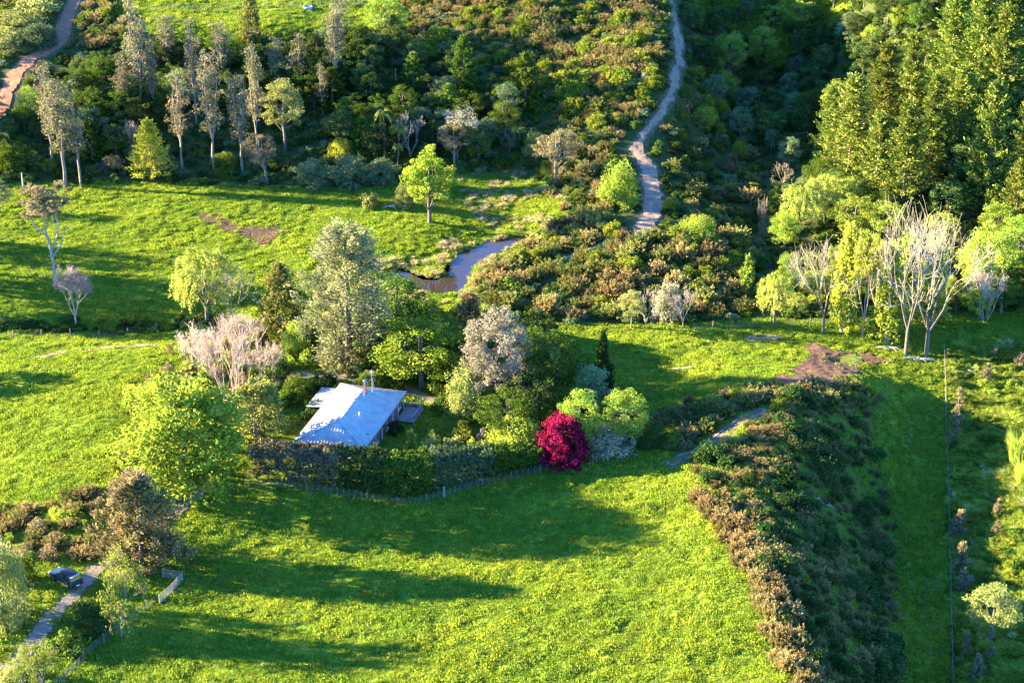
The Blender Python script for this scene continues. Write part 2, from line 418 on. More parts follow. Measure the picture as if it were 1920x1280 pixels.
def build_ground():
    far = np.array([3200., 1700., 900., 500., 320.])
    X = np.concatenate([-far, _GX, far[::-1]])
    Y = np.concatenate([[-2600., -1200., -500., -100., 40.], _GY, [620., 760., 1100., 2000., 3800.]])
    Z = np.pad(_GZ, ((5, 5), (5, 5)), mode='edge')
    XX, YY = np.meshgrid(X, Y, indexing='ij')
    outer = np.maximum(np.maximum(np.abs(XX) - 235, YY - 575), 120 - YY)
    Z = np.where(outer > 0, Z + np.clip(outer, 0, 1500) * 0.03 * vnoise(XX, YY, 300, 3) * np.where(YY > 300, 1.6, 0.3), Z)
    nx, ny = XX.shape
    V = np.stack([XX, YY, Z], -1).reshape(-1, 3)
    idx = np.arange(nx * ny).reshape(nx, ny)
    F = np.stack([idx[:-1, :-1], idx[1:, :-1], idx[1:, 1:], idx[:-1, 1:]], -1).reshape(-1, 4)
    me = np_mesh('ground', V, F, ground_material(), smooth=True)
    def put(nm, A):
        A = np.pad(A, ((5, 5), (5, 5)), mode='edge')
        a = me.attributes.new(nm, 'FLOAT', 'POINT'); a.data.foreach_set('value', A.ravel().astype(np.float32))
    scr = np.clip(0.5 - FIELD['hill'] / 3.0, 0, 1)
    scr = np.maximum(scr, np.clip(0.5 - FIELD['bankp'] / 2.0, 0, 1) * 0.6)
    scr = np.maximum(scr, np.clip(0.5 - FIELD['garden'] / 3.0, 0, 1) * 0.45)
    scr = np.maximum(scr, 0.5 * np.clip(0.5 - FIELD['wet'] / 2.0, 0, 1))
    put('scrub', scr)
    d = np.full(_gx.shape, 9.0)
    for k in MASKS: d = np.minimum(d, FIELD[k])
    d = np.minimum(d, FIELD['pond'] - 0.8)
    put('dirt', np.clip(0.62 - d / 2.2, 0, 1))
    o = link(bpy.data.objects.new('ground', me))
    o['kind'] = 'structure'
    return o
build_ground()

def drape(name, mask, pts, margin, step, mat, lift=0.06, relief=0.06, seed=40):
    lo = pts.min(0) - margin; hi = pts.max(0) + margin
    xs = np.arange(lo[0], hi[0], step); ys = np.arange(lo[1], hi[1], step)
    XX, YY = np.meshgrid(xs, ys, indexing='ij')
    inn = mask(XX, YY) < 0
    ZZ = ground(XX, YY) + lift + relief * fbm(XX, YY, 0.9, seed)
    idx = np.arange(XX.size).reshape(XX.shape)
    f = inn[:-1, :-1] & inn[1:, :-1] & inn[1:, 1:] & inn[:-1, 1:]
    F = np.stack([idx[:-1, :-1], idx[1:, :-1], idx[1:, 1:], idx[:-1, 1:]], -1)[f]
    used, inv = np.unique(F, return_inverse=True)
    V = np.stack([XX, YY, ZZ], -1).reshape(-1, 3)[used]
    me = np_mesh(name, V, inv.reshape(-1, 4), mat, smooth=True)
    o = link(bpy.data.objects.new(name, me)); o['kind'] = 'structure'
    return o

def earth(name, stops, scale=1.2, bump=0.8):
    m, N, L = new_mat(name)
    out = N.new('ShaderNodeOutputMaterial'); b = N.new('ShaderNodeBsdfPrincipled'); b.inputs['Roughness'].default_value = 0.95
    b.inputs['Specular IOR Level'].default_value = 0.15
    geo = N.new('ShaderNodeNewGeometry')
    n = N.new('ShaderNodeTexNoise'); n.inputs['Scale'].default_value = scale; n.inputs['Detail'].default_value = 8; n.inputs['Roughness'].default_value = 0.7
    L.new(geo.outputs['Position'], n.inputs['Vector'])
    r = ramp(N, stops); L.new(n.outputs[0], r.inputs[0]); L.new(r.outputs[0], b.inputs['Base Color'])
    bp = N.new('ShaderNodeBump'); bp.inputs['Strength'].default_value = bump; bp.inputs['Distance'].default_value = 0.3
    L.new(n.outputs[0], bp.inputs['Height']); L.new(bp.outputs[0], b.inputs['Normal']); L.new(b.outputs[0], out.inputs[0])
    return m
M_PATH = earth('pale_clay', [(0.25, (0.13, 0.09, 0.06)), (0.42, (0.24, 0.15, 0.095)), (0.62, (0.35, 0.235, 0.155)), (0.82, (0.16, 0.135, 0.05))], 0.9, 1.0)
M_RED = earth('red_clay', [(0.25, (0.17, 0.07, 0.035)), (0.5, (0.30, 0.135, 0.07)), (0.75, (0.36, 0.19, 0.10))])
M_GRAVEL = earth('gravel', [(0.25, (0.13, 0.10, 0.08)), (0.5, (0.22, 0.175, 0.135)), (0.75, (0.28, 0.22, 0.16))], 1.6, 0.35)
M_MUD = earth('trodden_mud', [(0.25, (0.065, 0.030, 0.018)), (0.45, (0.095, 0.050, 0.032)), (0.6, (0.14, 0.078, 0.050)), (0.75, (0.12, 0.11, 0.02))], 1.1, 1.0)
M_MUDD = earth('boggy_soil', [(0.25, (0.035, 0.020, 0.012)), (0.45, (0.070, 0.038, 0.023)), (0.6, (0.10, 0.058, 0.036)), (0.75, (0.08, 0.085, 0.015))], 1.1, 1.0)
M_MUDP = earth('dry_mud', [(0.25, (0.16, 0.11, 0.07)), (0.5, (0.25, 0.175, 0.12)), (0.75, (0.20, 0.18, 0.06))], 1.6)
drape('clay_path', MASKS['track'], P_TRACK, 4, 0.35, M_PATH, relief=0.16)
drape('clay_road', MASKS['clay'], P_CLAY, 4, 0.35, M_RED, relief=0.15)
drape('gravel_drive', MASKS['drive'], P_DRIVE, 4, 0.35, M_GRAVEL)
drape('gravel_yard', MASKS['yard'], P_YARD, 4, 0.35, M_GRAVEL)
drape('bank_track', lambda x, y: np.where(np.abs(seg_dist(x, y, P_BANK) - 0.75) < 0.26 + 0.7 * (fbm(x, y, 1.6, 31) - 0.5), -1, 1), P_BANK, 4, 0.22, M_GRAVEL)
drape('farm_track', MASKS['farm'], P_FARM, 4, 0.35, M_MUDP)
drape('side_track', MASKS['side'], P_SIDE, 4, 0.3, M_GRAVEL)
drape('mud_patch', MASKS['mud_far'], MUD_FAR, 4, 0.3, M_MUDD, relief=0.2)
pud = area_mask(PUDDLE, 33, 0.5)
drape('mud_wallow', lambda x, y: np.where(pud(x, y) < 0, 1, MASKS['mud_near'](x, y)), MUD_NEAR, 4, 0.28, M_MUD, relief=0.30)
drape('mud_scrape', MASKS['mud_pale'], MUD_PALE, 4, 0.3, M_MUDP)
drape('ruts', lambda x, y: np.where((np.abs(seg_dist(x, y, P_STRIP) - 0.7) < 0.22) & (fbm(x, y, 4, 36) > 0.5), -1, 1), P_STRIP, 4, 0.2, M_MUD, lift=0.05)

# ------------------------------------------------------------------ pond water
def water():
    m, N, L = new_mat('pond_water')
    out = N.new('ShaderNodeOutputMaterial'); b = N.new('ShaderNodeBsdfPrincipled')
    b.inputs['Base Color'].default_value = (0.030, 0.021, 0.016, 1); b.inputs['Roughness'].default_value = 0.03; b.inputs['IOR'].default_value = 1.33
    geo = N.new('ShaderNodeNewGeometry'); n = N.new('ShaderNodeTexNoise'); n.inputs['Scale'].default_value = 2.0; n.inputs['Detail'].default_value = 2
    L.new(geo.outputs['Position'], n.inputs['Vector'])
    bp = N.new('ShaderNodeBump'); bp.inputs['Strength'].default_value = 0.05; bp.inputs['Distance'].default_value = 0.05
    L.new(n.outputs[0], bp.inputs['Height']); L.new(bp.outputs[0], b.inputs['Normal']); L.new(b.outputs[0], out.inputs[0])
    c = POND.mean(0)
    P = c + (POND - c) * 1.06
    bm = bmesh.new()
    bm.faces.new([bm.verts.new((x, y, WATER_Z)) for x, y in P[::-1]])
    bmesh.ops.triangulate(bm, faces=bm.faces[:])
    bmesh.ops.recalc_face_normals(bm, faces=bm.faces[:])
    me = bpy.data.meshes.new('pond_water'); bm.to_mesh(me); bm.free(); me.materials.append(m)
    if me.polygons[0].normal.z < 0: me.flip_normals()
    o = link(bpy.data.objects.new('pond_water', me)); o['kind'] = 'structure'
    # algae-green puddle in the wallow
    mg = solid_mat('puddle_scum', (0.20, 0.24, 0.03), (0.10, 0.10, 0.03), 1.5, 0.25)
    z = float(ground(*PUDDLE.mean(0))) + 0.06
    bm = bmesh.new(); bm.faces.new([bm.verts.new((x, y, float(ground(x, y)) + 0.10)) for x, y in PUDDLE[::-1]])
    me = bpy.data.meshes.new('puddle'); bm.to_mesh(me); bm.free(); me.materials.append(mg)
    if me.polygons[0].normal.z < 0: me.flip_normals()
    o = link(bpy.data.objects.new('puddle_water', me)); o['kind'] = 'structure'
water()
# ------------------------------------------------------------------ house, car, fences and other built things
def bm_obj(name, bm, mat, parent=None, smooth=False):
    me = bpy.data.meshes.new(name)
    bmesh.ops.recalc_face_normals(bm, faces=bm.faces[:])
    bm.to_mesh(me); bm.free()
    me.materials.append(mat)
    if smooth:
        for p in me.polygons: p.use_smooth = True
    return link(bpy.data.objects.new(name, me), parent)

def box(bm, x0, x1, y0, y1, z0, z1):
    v = [bm.verts.new((x, y, z)) for z in (z0, z1) for x, y in ((x0, y0), (x1, y0), (x1, y1), (x0, y1))]
    for f in ((3, 2, 1, 0), (4, 5, 6, 7), (0, 1, 5, 4), (1, 2, 6, 5), (2, 3, 7, 6), (3, 0, 4, 7)):
        bm.faces.new([v[i] for i in f])
    return v

def box_obj(name, dims, mat, parent=None, bevel=0.0):
    bm = bmesh.new(); box(bm, *dims)
    if bevel:
        bmesh.ops.bevel(bm, geom=bm.edges[:], offset=bevel, segments=2, affect='EDGES')
    return bm_obj(name, bm, mat, parent)

def beam(bm, a, b, w, h=None):
    """a squared bar from a to b"""
    a, b = Vector(a), Vector(b); h = h or w
    d = (b - a).normalized()
    s = d.cross(Vector((0, 0, 1)) if abs(d.z) < 0.95 else Vector((1, 0, 0))).normalized(); u = s.cross(d)
    v = [bm.verts.new(p + s * (i * w / 2) + u * (j * h / 2)) for p in (a, b) for i, j in ((-1, -1), (1, -1), (1, 1), (-1, 1))]
    for f in ((3, 2, 1, 0), (4, 5, 6, 7), (0, 1, 5, 4), (1, 2, 6, 5), (2, 3, 7, 6), (3, 0, 4, 7)):
        bm.faces.new([v[i] for i in f])

def cyl(bm, a, b, r0, r1=None, n=10, caps=True):
    a, b = Vector(a), Vector(b); r1 = r0 if r1 is None else r1
    d = (b - a).normalized()
    s = d.cross(Vector((0, 0, 1)) if abs(d.z) < 0.95 else Vector((1, 0, 0))).normalized(); u = s.cross(d)
    A = [bm.verts.new(a + (s * math.cos(t) + u * math.sin(t)) * r0) for t in np.arange(n) / n * 2 * math.pi]
    B = [bm.verts.new(b + (s * math.cos(t) + u * math.sin(t)) * r1) for t in np.arange(n) / n * 2 * math.pi]
    for i in range(n):
        bm.faces.new((A[i], A[(i + 1) % n], B[(i + 1) % n], B[i]))
    if caps:
        bm.faces.new(A[::-1]); bm.faces.new(B)

M_ROOF = solid_mat('painted_steel', (0.46, 0.43, 0.40), (0.33, 0.31, 0.29), 0.8, 0.45, 0.10, spec=0.35)
M_LEAN = solid_mat('weathered_steel', (0.26, 0.27, 0.28), (0.18, 0.19, 0.20), 1.2, 0.6, 0.1)
M_BRICKC = solid_mat('red_cladding', (0.30, 0.115, 0.07), (0.22, 0.085, 0.055), 5.0, 0.85, bump=0.2, stretch=(1, 1, 6))
M_TRIM = solid_mat('white_trim', (0.70, 0.68, 0.64), (0.60, 0.58, 0.55), 3.0, 0.6)
M_GUTTER = solid_mat('brown_fascia', (0.24, 0.13, 0.10), (0.18, 0.10, 0.08), 3.0, 0.6)
M_GLASS = solid_mat('window_glass', (0.03, 0.05, 0.075), (0.02, 0.035, 0.055), 1.0, 0.06, spec=0.8)
M_DECK = solid_mat('grey_timber', (0.26, 0.25, 0.24), (0.17, 0.165, 0.16), 4.0, 0.8, stretch=(8, 1, 1))
M_FLUE = solid_mat('rust_flue', (0.36, 0.16, 0.11), (0.27, 0.12, 0.09), 4.0, 0.7)
M_ALU = solid_mat('dull_metal', (0.45, 0.46, 0.48), (0.36, 0.37, 0.39), 3.0, 0.5, 0.4)
M_POST = solid_mat('fence_timber', (0.17, 0.14, 0.11), (0.10, 0.085, 0.065), 5.0, 0.9, stretch=(1, 1, 0.3))
M_POSTP = solid_mat('pale_timber', (0.28, 0.235, 0.18), (0.18, 0.15, 0.115), 5.0, 0.9)
M_WIRE = solid_mat('fence_wire', (0.20, 0.20, 0.20), (0.15, 0.15, 0.15), 2.0, 0.5, 0.5)
M_CONC = solid_mat('concrete', (0.40, 0.39, 0.36), (0.30, 0.29, 0.27), 2.0, 0.9)
M_DEADW = solid_mat('dead_wood', (0.52, 0.44, 0.36), (0.34, 0.28, 0.22), 3.0, 0.9)
M_DARKIN = solid_mat('dark_timber', (0.10, 0.075, 0.06), (0.07, 0.055, 0.045), 3.0, 0.9)

def build_house():
    W, Lh, EZ, RZ_ = 10.2, 18.6, 2.6, 4.85
    root = link(bpy.data.objects.new('farmhouse', None))
    root.location = (HOUSE_XY[0], HOUSE_XY[1], 1.0); root.rotation_euler = (0, 0, HOUSE_RZ)
    tag(root, 'single-storey farmhouse with pale blue-grey hipped metal roof behind the long hedge', 'house')
    D0, F0, E0, A0 = Vector((0, 0, EZ)), Vector((W, 0, EZ)), Vector((W, Lh, EZ)), Vector((0, Lh, EZ))
    C, B = Vector((5.4, 3.4, RZ_)), Vector((5.4, 13.2, RZ_))
    roof = link(bpy.data.objects.new('roof', None), root)
    def slope(name, eave, poly):
        p, q = eave
        e = (q - p).normalized()
        n = (poly[1] - poly[0]).cross(poly[2] - poly[0]).normalized()
        if n.z < 0: n = -n
        g = n.cross(e).normalized()
        if g.z < 0: g = -g
        c2 = [((v - p).dot(e), (v - p).dot(g)) for v in poly]
        bm = bmesh.new()
        top = [bm.verts.new(v + n * 0.03) for v in poly]; bot = [bm.verts.new(v - n * 0.03) for v in poly]
        bm.faces.new(top); bm.faces.new(bot[::-1])
        for i in range(len(poly)):
            j = (i + 1) % len(poly); bm.faces.new((top[i], top[j], bot[j], bot[i]))
        Lw = (q - p).length
        a = 0.16
        while a < Lw - 0.1:
            bs = []
            for i in range(len(c2)):
                (x0, y0), (x1, y1) = c2[i], c2[(i + 1) % len(c2)]
                if (x0 - a) * (x1 - a) < 0: bs.append(y0 + (y1 - y0) * (a - x0) / (x1 - x0))
            if len(bs) >= 2:
                hi = max(bs) - 0.08
                if hi > 0.2:
                    s0 = p + e * a + n * 0.03; s1 = s0 + g * hi
                    vs_ = []
                    for s in (s0 - g * 0.03, s1):
                        vs_.append([bm.verts.new(s - e * 0.09 - n * 0.01), bm.verts.new(s - e * 0.035 + n * 0.085), bm.verts.new(s + e * 0.035 + n * 0.085), bm.verts.new(s + e * 0.09 - n * 0.01)])
                    for i in range(3):
                        bm.faces.new((vs_[0][i], vs_[0][i + 1], vs_[1][i + 1], vs_[1][i]))
                    bm.faces.new(vs_[0][::-1]); bm.faces.new(vs_[1])
            a += 0.46
        return bm_obj(name, bm, M_ROOF, roof)
    slope('roof_slope', (D0, A0), [D0, C, B, A0]); slope('roof_slope', (F0, E0), [F0, E0, B, C])
    slope('roof_slope', (D0, F0), [D0, F0, C]); slope('roof_slope', (A0, E0), [A0, B, E0])
    for nm, a, b in (('ridge_cap', C, B), ('hip_cap', D0, C), ('hip_cap', F0, C), ('hip_cap', A0, B), ('hip_cap', E0, B)):
        bm = bmesh.new(); beam(bm, a + Vector((0, 0, 0.075)), b + Vector((0, 0, 0.075)), 0.26, 0.06); bm_obj(nm, bm, M_ROOF, roof)
    for a, b in ((D0, F0), (F0, E0), (E0, A0), (A0, D0)):
        d = (b - a).normalized(); o_ = Vector((d.y, -d.x, 0)) * 0.07
        bm = bmesh.new(); beam(bm, a + o_ - Vector((0, 0, 0.08)), b + o_ - Vector((0, 0, 0.08)), 0.13, 0.16); bm_obj('gutter', bm, M_GUTTER, roof)
    # flue, aerial with guys, vent
    bm = bmesh.new(); box(bm, 5.75, 6.15, 12.5, 12.9, 4.2, 6.3); fo = bm_obj('flue', bm, M_FLUE, roof)
    bm = bmesh.new(); cyl(bm, (5.95, 12.7, 6.3), (5.95, 12.7, 6.55), 0.12); cyl(bm, (5.95, 12.7, 6.55), (5.95, 12.7, 6.8), 0.32, 0.22); bm_obj('cowl', bm, M_LEAN, fo)
    bm = bmesh.new(); cyl(bm, (6.8, 13.4, 4.2), (6.8, 13.4, 8.2), 0.045, 0.03, 6)
    for k, z in enumerate((7.4, 7.7, 8.0)): beam(bm, (6.2 + 0.1 * k, 13.4, z), (7.4 - 0.1 * k, 13.4, z), 0.035)
    beam(bm, (6.8, 13.0, 7.7), (6.8, 13.9, 7.7), 0.03)
    mast = bm_obj('aerial_mast', bm, M_ALU, roof)
    for e in ((5.4, 12.2, 4.9), (8.2, 12.2, 3.7), (6.4, 15.2, 4.1)):
        bm = bmesh.new(); cyl(bm, (6.8, 13.4, 7.0), e, 0.02, 0.02, 4); bm_obj('guy_wire', bm, M_ALU, mast)
    bm = bmesh.new(); cyl(bm, (7.3, 6.4, 3.8), (7.3, 6.4, 4.75), 0.09, 0.09, 8); cyl(bm, (7.3, 6.4, 4.75), (7.3, 6.4, 4.9), 0.15, 0.12, 8); bm_obj('vent_pipe', bm, M_TRIM, roof)
    bm = bmesh.new(); cyl(bm, (6.15, 11.8, 4.3), (6.15, 11.8, 5.4), 0.06, 0.06, 8); bm_obj('vent_pipe', bm, M_TRIM, roof)
    # walls
    I, T_ = 0.55, 0.18
    wl = box_obj('wall', (I, I + T_, I, Lh - I, -0.25, EZ - 0.06), M_BRICKC, root)
    wn_ = box_obj('wall', (I + T_, W - I - T_, I, I + T_, -0.25, EZ - 0.06), M_BRICKC, root)
    wf = box_obj('wall', (I + T_, W - I - T_, Lh - I - T_, Lh - I, -0.25, EZ - 0.06), M_BRICKC, root)
    wr = box_obj('wall', (W - I - T_, W - I, I, Lh - I, -0.25, EZ - 0.06), M_BRICKC, root)
    def window(x, y, w, z0, z1, axis, parent):
        t = 0.05
        def bx_(nm, u0, u1, za, zb, d0, d1, m, par):
            dims = (x + d0, x + d1, y + u0, y + u1, za, zb) if axis == 'x' else (x + u0, x + u1, y - d1, y - d0, za, zb)
            return box_obj(nm, dims, m, par)
        fr = link(bpy.data.objects.new('window', None), root)
        bx_('pane', -w / 2 + 0.06, -0.03, z0 + 0.06, z1 - 0.06, 0.005, 0.03, M_GLASS, fr); bx_('pane', 0.03, w / 2 - 0.06, z0 + 0.06, z1 - 0.06, 0.005, 0.03, M_GLASS, fr)
        bm = bmesh.new()
        def add(u0, u1, za, zb):
            dims = (x, x + 0.06, y + u0, y + u1, za, zb) if axis == 'x' else (x + u0, x + u1, y - 0.06, y, za, zb)
            box(bm, *dims)
        add(-w / 2, w / 2, z0, z0 + 0.06); add(-w / 2, w / 2, z1 - 0.06, z1); add(-w / 2, -w / 2 + 0.06, z0 + 0.06, z1 - 0.06); add(w / 2 - 0.06, w / 2, z0 + 0.06, z1 - 0.06); add(-0.03, 0.03, z0 + 0.06, z1 - 0.06)
        bm_obj('frame', bm, M_TRIM, fr)
        bx_('sill', -w / 2 - 0.06, w / 2 + 0.06, z0 - 0.07, z0 - 0.003, 0.0, 0.13, M_TRIM, fr)
    for y, w, z0 in ((2.0, 1.8, 0.5), (4.4, 1.3, 0.8), (6.8, 1.5, 0.1), (11.6, 1.9, 0.1), (14.2, 1.7, 0.1), (16.6, 1.5, 0.7)):
        window(W - I, y, w, z0, 2.25, 'x', wr)
    for x in (2.6, 7.2):
        window(x, I, 1.8, 0.8, 2.2, 'y', wn_)
    # timber door recess on the shaded side, corner posts
    dr = box_obj('door', (W - I, W - I + 0.06, 8.6, 10.0, -0.1, 2.2), M_GUTTER, root)
    box_obj('handle', (W - I + 0.06, W - I + 0.11, 9.75, 9.87, 0.95, 1.05), M_ALU, dr)
    for y in (0.75, 3.2, 5.6, 8.2, 10.5, 13.1, 15.4, 17.9):
        box_obj('verandah_post', (W - 0.33, W - 0.21, y - 0.06, y + 0.06, -0.2, EZ - 0.06), M_TRIM, root)
    # deck with railing, lean-to roof
    bm = bmesh.new()
    for k in range(18): box(bm, W + 0.0 + k * 0.15, W + 0.135 + k * 0.15, 13.6, 18.2, 0.42, 0.47)
    dk = bm_obj('deck', bm, M_DECK, root)
    for x, y in ((W + 0.1, 13.7), (W + 2.6, 13.7), (W + 2.6, 18.1), (W + 0.1, 18.1), (W + 2.6, 15.9)):
        box_obj('deck_post', (x - 0.06, x + 0.06, y - 0.06, y + 0.06, -0.4, 1.38), M_DECK, dk)
    for a, b in (((W + 2.6, 13.7), (W + 2.6, 18.1)), ((W + 0.1, 18.1), (W + 2.6, 18.1)), ((W + 1.2, 13.7), (W + 2.6, 13.7))):
        bm = bmesh.new(); beam(bm, (*a, 1.42), (*b, 1.42), 0.12, 0.05)
        n = int(math.hypot(b[0] - a[0], b[1] - a[1]) / 0.16)
        for k in range(1, n): 
            t = k / n; x = a[0] + (b[0] - a[0]) * t; y = a[1] + (b[1] - a[1]) * t
            beam(bm, (x, y, 0.48), (x, y, 1.395), 0.045)
        bm_obj('railing', bm, M_DECK, dk)
    bm = bmesh.new()
    v = [(-2.6, 11.2, 2.15), (-0.15, 11.2, 2.35), (-0.15, 17.6, 2.35), (-2.6, 17.6, 2.15)]
    t = [bm.verts.new(p) for p in v]; b_ = [bm.verts.new((p[0], p[1], p[2] - 0.08)) for p in v]
    bm.faces.new(t); bm.faces.new(b_[::-1])
    for i in range(4): bm.faces.new((t[i], t[(i + 1) % 4], b_[(i + 1) % 4], b_[i]))
    for k in range(16): beam(bm, (-2.6, 11.4 + k * 0.4, 2.17), (-0.15, 11.4 + k * 0.4, 2.37), 0.05, 0.05)
    ln = bm_obj('lean_to_roof', bm, M_LEAN, root)
    for y in (11.4, 14.4, 17.4): box_obj('lean_to_post', (-2.5, -2.38, y - 0.06, y + 0.06, -0.4, 2.08), M_DARKIN, ln)
build_house()

# ------------------------------------------------------------------ parked off-road car
def build_car():
    P = at(124, 1090)
    M_PAINT = solid_mat('dark_blue_paint', (0.030, 0.050, 0.062), (0.022, 0.038, 0.050), 2.0, 0.25, 0.2, spec=0.6)
    M_CGL = solid_mat('car_glass', (0.02, 0.03, 0.04), (0.015, 0.02, 0.03), 1.0, 0.05, spec=0.9)
    M_BLK = solid_mat('black_plastic', (0.022, 0.022, 0.024), (0.015, 0.015, 0.016), 3.0, 0.6)
    M_RIM = solid_mat('alloy', (0.40, 0.41, 0.43), (0.32, 0.33, 0.35), 3.0, 0.35, 0.7)
    M_RED = solid_mat('tail_light', (0.45, 0.02, 0.02), (0.35, 0.015, 0.015), 3.0, 0.25)
    M_LAMP = solid_mat('head_light', (0.7, 0.72, 0.75), (0.6, 0.62, 0.65), 3.0, 0.15)
    M_PLATE = solid_mat('number_plate', (0.75, 0.75, 0.72), (0.68, 0.68, 0.66), 2.0, 0.5)
    root = link(bpy.data.objects.new('parked_car', None))
    root.location = P; root.rotation_euler = (0, 0, math.atan2(0.66, -0.75)); 
    tag(root, 'dark blue off-road car with a roof rack parked beside the gravel drive', 'car')
    hw = 0.92
    # body: side profile lofted across the width (x forward)
    prof = [(-2.25, 0.42), (-2.32, 0.62), (-2.30, 1.06), (-2.05, 1.10), (0.75, 1.10), (1.05, 1.08), (2.05, 0.98), (2.25, 0.86), (2.30, 0.56), (2.22, 0.40), (1.85, 0.36)]
    for cx in (1.38,):
        prof += [(cx + 0.42 * math.cos(t), 0.36 + 0.40 * math.sin(t)) for t in np.linspace(0.1, math.pi - 0.1, 7)]
    prof += [(0.9, 0.34), (-0.9, 0.34)]
    prof += [(-1.38 + 0.42 * math.cos(t), 0.36 + 0.40 * math.sin(t)) for t in np.linspace(0.1, math.pi - 0.1, 7)]
    prof += [(-1.85, 0.38)]
    bm = bmesh.new()
    rings = []
    for y, k in ((-hw, 0.97), (-hw + 0.09, 1.0), (hw - 0.09, 1.0), (hw, 0.97)):
        rings.append([bm.verts.new((x * k, y, 0.36 + (z - 0.36) * (k if z > 0.9 else 1))) for x, z in prof])
    n = len(prof)
    for a, b in zip(rings[:-1], rings[1:]):
        for i in range(n): bm.faces.new((a[i], a[(i + 1) % n], b[(i + 1) % n], b[i]))
    bm.faces.new(rings[0]); bm.faces.new(rings[-1][::-1])
    body = bm_obj('body', bm, M_PAINT, root)
    # cabin
    bm = bmesh.new()
    low = [(-2.20, 0.84), (0.95, 0.84)]; 
    V0 = [(-2.22, -0.86, 1.08), (0.98, -0.86, 1.08), (0.98, 0.86, 1.08), (-2.22, 0.86, 1.08)]
    V1 = [(-2.02, -0.70, 1.72), (0.28, -0.70, 1.72), (0.28, 0.70, 1.72), (-2.02, 0.70, 1.72)]
    a = [bm.verts.new(v) for v in V0]; b = [bm.verts.new(v) for v in V1]
    bm.faces.new(b); bm.faces.new(a[::-1])
    for i in range(4): bm.faces.new((a[i], a[(i + 1) % 4], b[(i + 1) % 4], b[i]))
    bmesh.ops.bevel(bm, geom=[e for e in bm.edges], offset=0.05, segments=2, affect='EDGES')
    cab = bm_obj('cabin', bm, M_PAINT, root)
    def quad(nm, pts, off, m, par):
        pts = [Vector(p) for p in pts]; nn = (pts[1] - pts[0]).cross(pts[2] - pts[0]).normalized()
        bm = bmesh.new(); f = [bm.verts.new(p + nn * off) for p in pts]; g = [bm.verts.new(p - nn * 0.02) for p in pts]
        bm.faces.new(f); bm.faces.new(g[::-1])
        for i in range(4): bm.faces.new((f[i], f[(i + 1) % 4], g[(i + 1) % 4], g[i]))
        bm_obj(nm, bm, m, par)
    def lerp3(p, q, t): return tuple(p[i] + (q[i] - p[i]) * t for i in range(3))
    def patch(A, B, C_, D_, u0, u1, v0, v1):
        g = lambda u, v: lerp3(lerp3(A, B, u), lerp3(D_, C_, u), v)
        return [g(u0, v0), g(u1, v0), g(u1, v1), g(u0, v1)]
    for i, spans in ((0, ((0.05, 0.30), (0.34, 0.60), (0.64, 0.90))),):
        for u0, u1 in spans:
            quad('side_window', patch(V0[0], V0[1], V1[1], V1[0], u0, u1, 0.14, 0.86), 0.012, M_CGL, cab)
            quad('side_window', patch(V0[2], V0[3], V1[3], V1[2], 1 - u1, 1 - u0, 0.14, 0.86), 0.012, M_CGL, cab)
    quad('windscreen', patch(V0[1], V0[2], V1[2], V1[1], 0.07, 0.93, 0.1, 0.9), 0.012, M_CGL, cab)
    quad('rear_window', patch(V0[3], V0[0], V1[0], V1[3], 0.09, 0.91, 0.16, 0.88), 0.012, M_CGL, cab)
    # added pale strip imitating the reflection on the rear window, roof rack
    box_obj('window_glint', (-2.24, -1.92, -0.62, 0.62, 1.70, 1.75), M_RIM, cab, 0.015)
    rk = link(bpy.data.objects.new('roof_rack', None), root)
    bm = bmesh.new()
    for y in (-0.62, 0.62): beam(bm, (-1.8, y, 1.82), (0.15, y, 1.82), 0.05)
    for x in (-1.75, -0.8, 0.1):
        for y in (-0.62, 0.62): beam(bm, (x, y, 1.71), (x, y, 1.82), 0.05)
    bm_obj('rails', bm, M_BLK, rk)
    for x in np.linspace(-1.7, 0.05, 8): box_obj('slat', (x - 0.05, x + 0.05, -0.6, 0.6, 1.805, 1.84), M_BLK, rk)
    # wheels
    for x in (1.38, -1.38):
        for s in (-1, 1):
            w = link(bpy.data.objects.new('wheel', None), root); w.location = (x, s * 0.80, 0.37)
            bm = bmesh.new(); cyl(bm, (0, -0.13, 0), (0, 0.13, 0), 0.37, 0.37, 20); bmesh.ops.bevel(bm, geom=[e for e in bm.edges if abs(e.verts[0].co.y - e.verts[1].co.y) < 1e-6], offset=0.03, segments=2, affect='EDGES')
            bm_obj('tyre', bm, M_BLK, w)
            bm = bmesh.new(); cyl(bm, (0, s * 0.10, 0), (0, s * 0.145, 0), 0.22, 0.20, 14); bm_obj('rim', bm, M_RIM, w)
    for s in (-1, 1):
        box_obj('headlight', (2.22, 2.31, s * 0.72 - 0.16, s * 0.72 + 0.16, 0.72, 0.88), M_LAMP, root, 0.02)
        box_obj('tail_light', (-2.34, -2.26, s * 0.80 - 0.08, s * 0.80 + 0.08, 0.70, 1.02), M_RED, root, 0.015)
        box_obj('mirror', (0.72, 0.86, s * 1.0 - 0.10, s * 1.0 + 0.10, 1.10, 1.27), M_BLK, root, 0.02)
        box_obj('side_step', (-0.85, 0.85, s * 0.96 - 0.06, s * 0.96 + 0.06, 0.30, 0.36), M_BLK, root, 0.01)
        for x in (0.32, -0.62): box_obj('door_handle', (x - 0.09, x + 0.09, s * 0.925 - 0.015, s * 0.925 + 0.015, 0.92, 0.96), M_BLK, root)
    box_obj('bumper', (2.18, 2.42, -0.88, 0.88, 0.40, 0.60), M_BLK, root, 0.04)
    box_obj('bumper', (-2.44, -2.22, -0.88, 0.88, 0.40, 0.60), M_BLK, root, 0.04)
    box_obj('grille', (2.24, 2.315, -0.5, 0.5, 0.66, 0.86), M_BLK, root, 0.01)
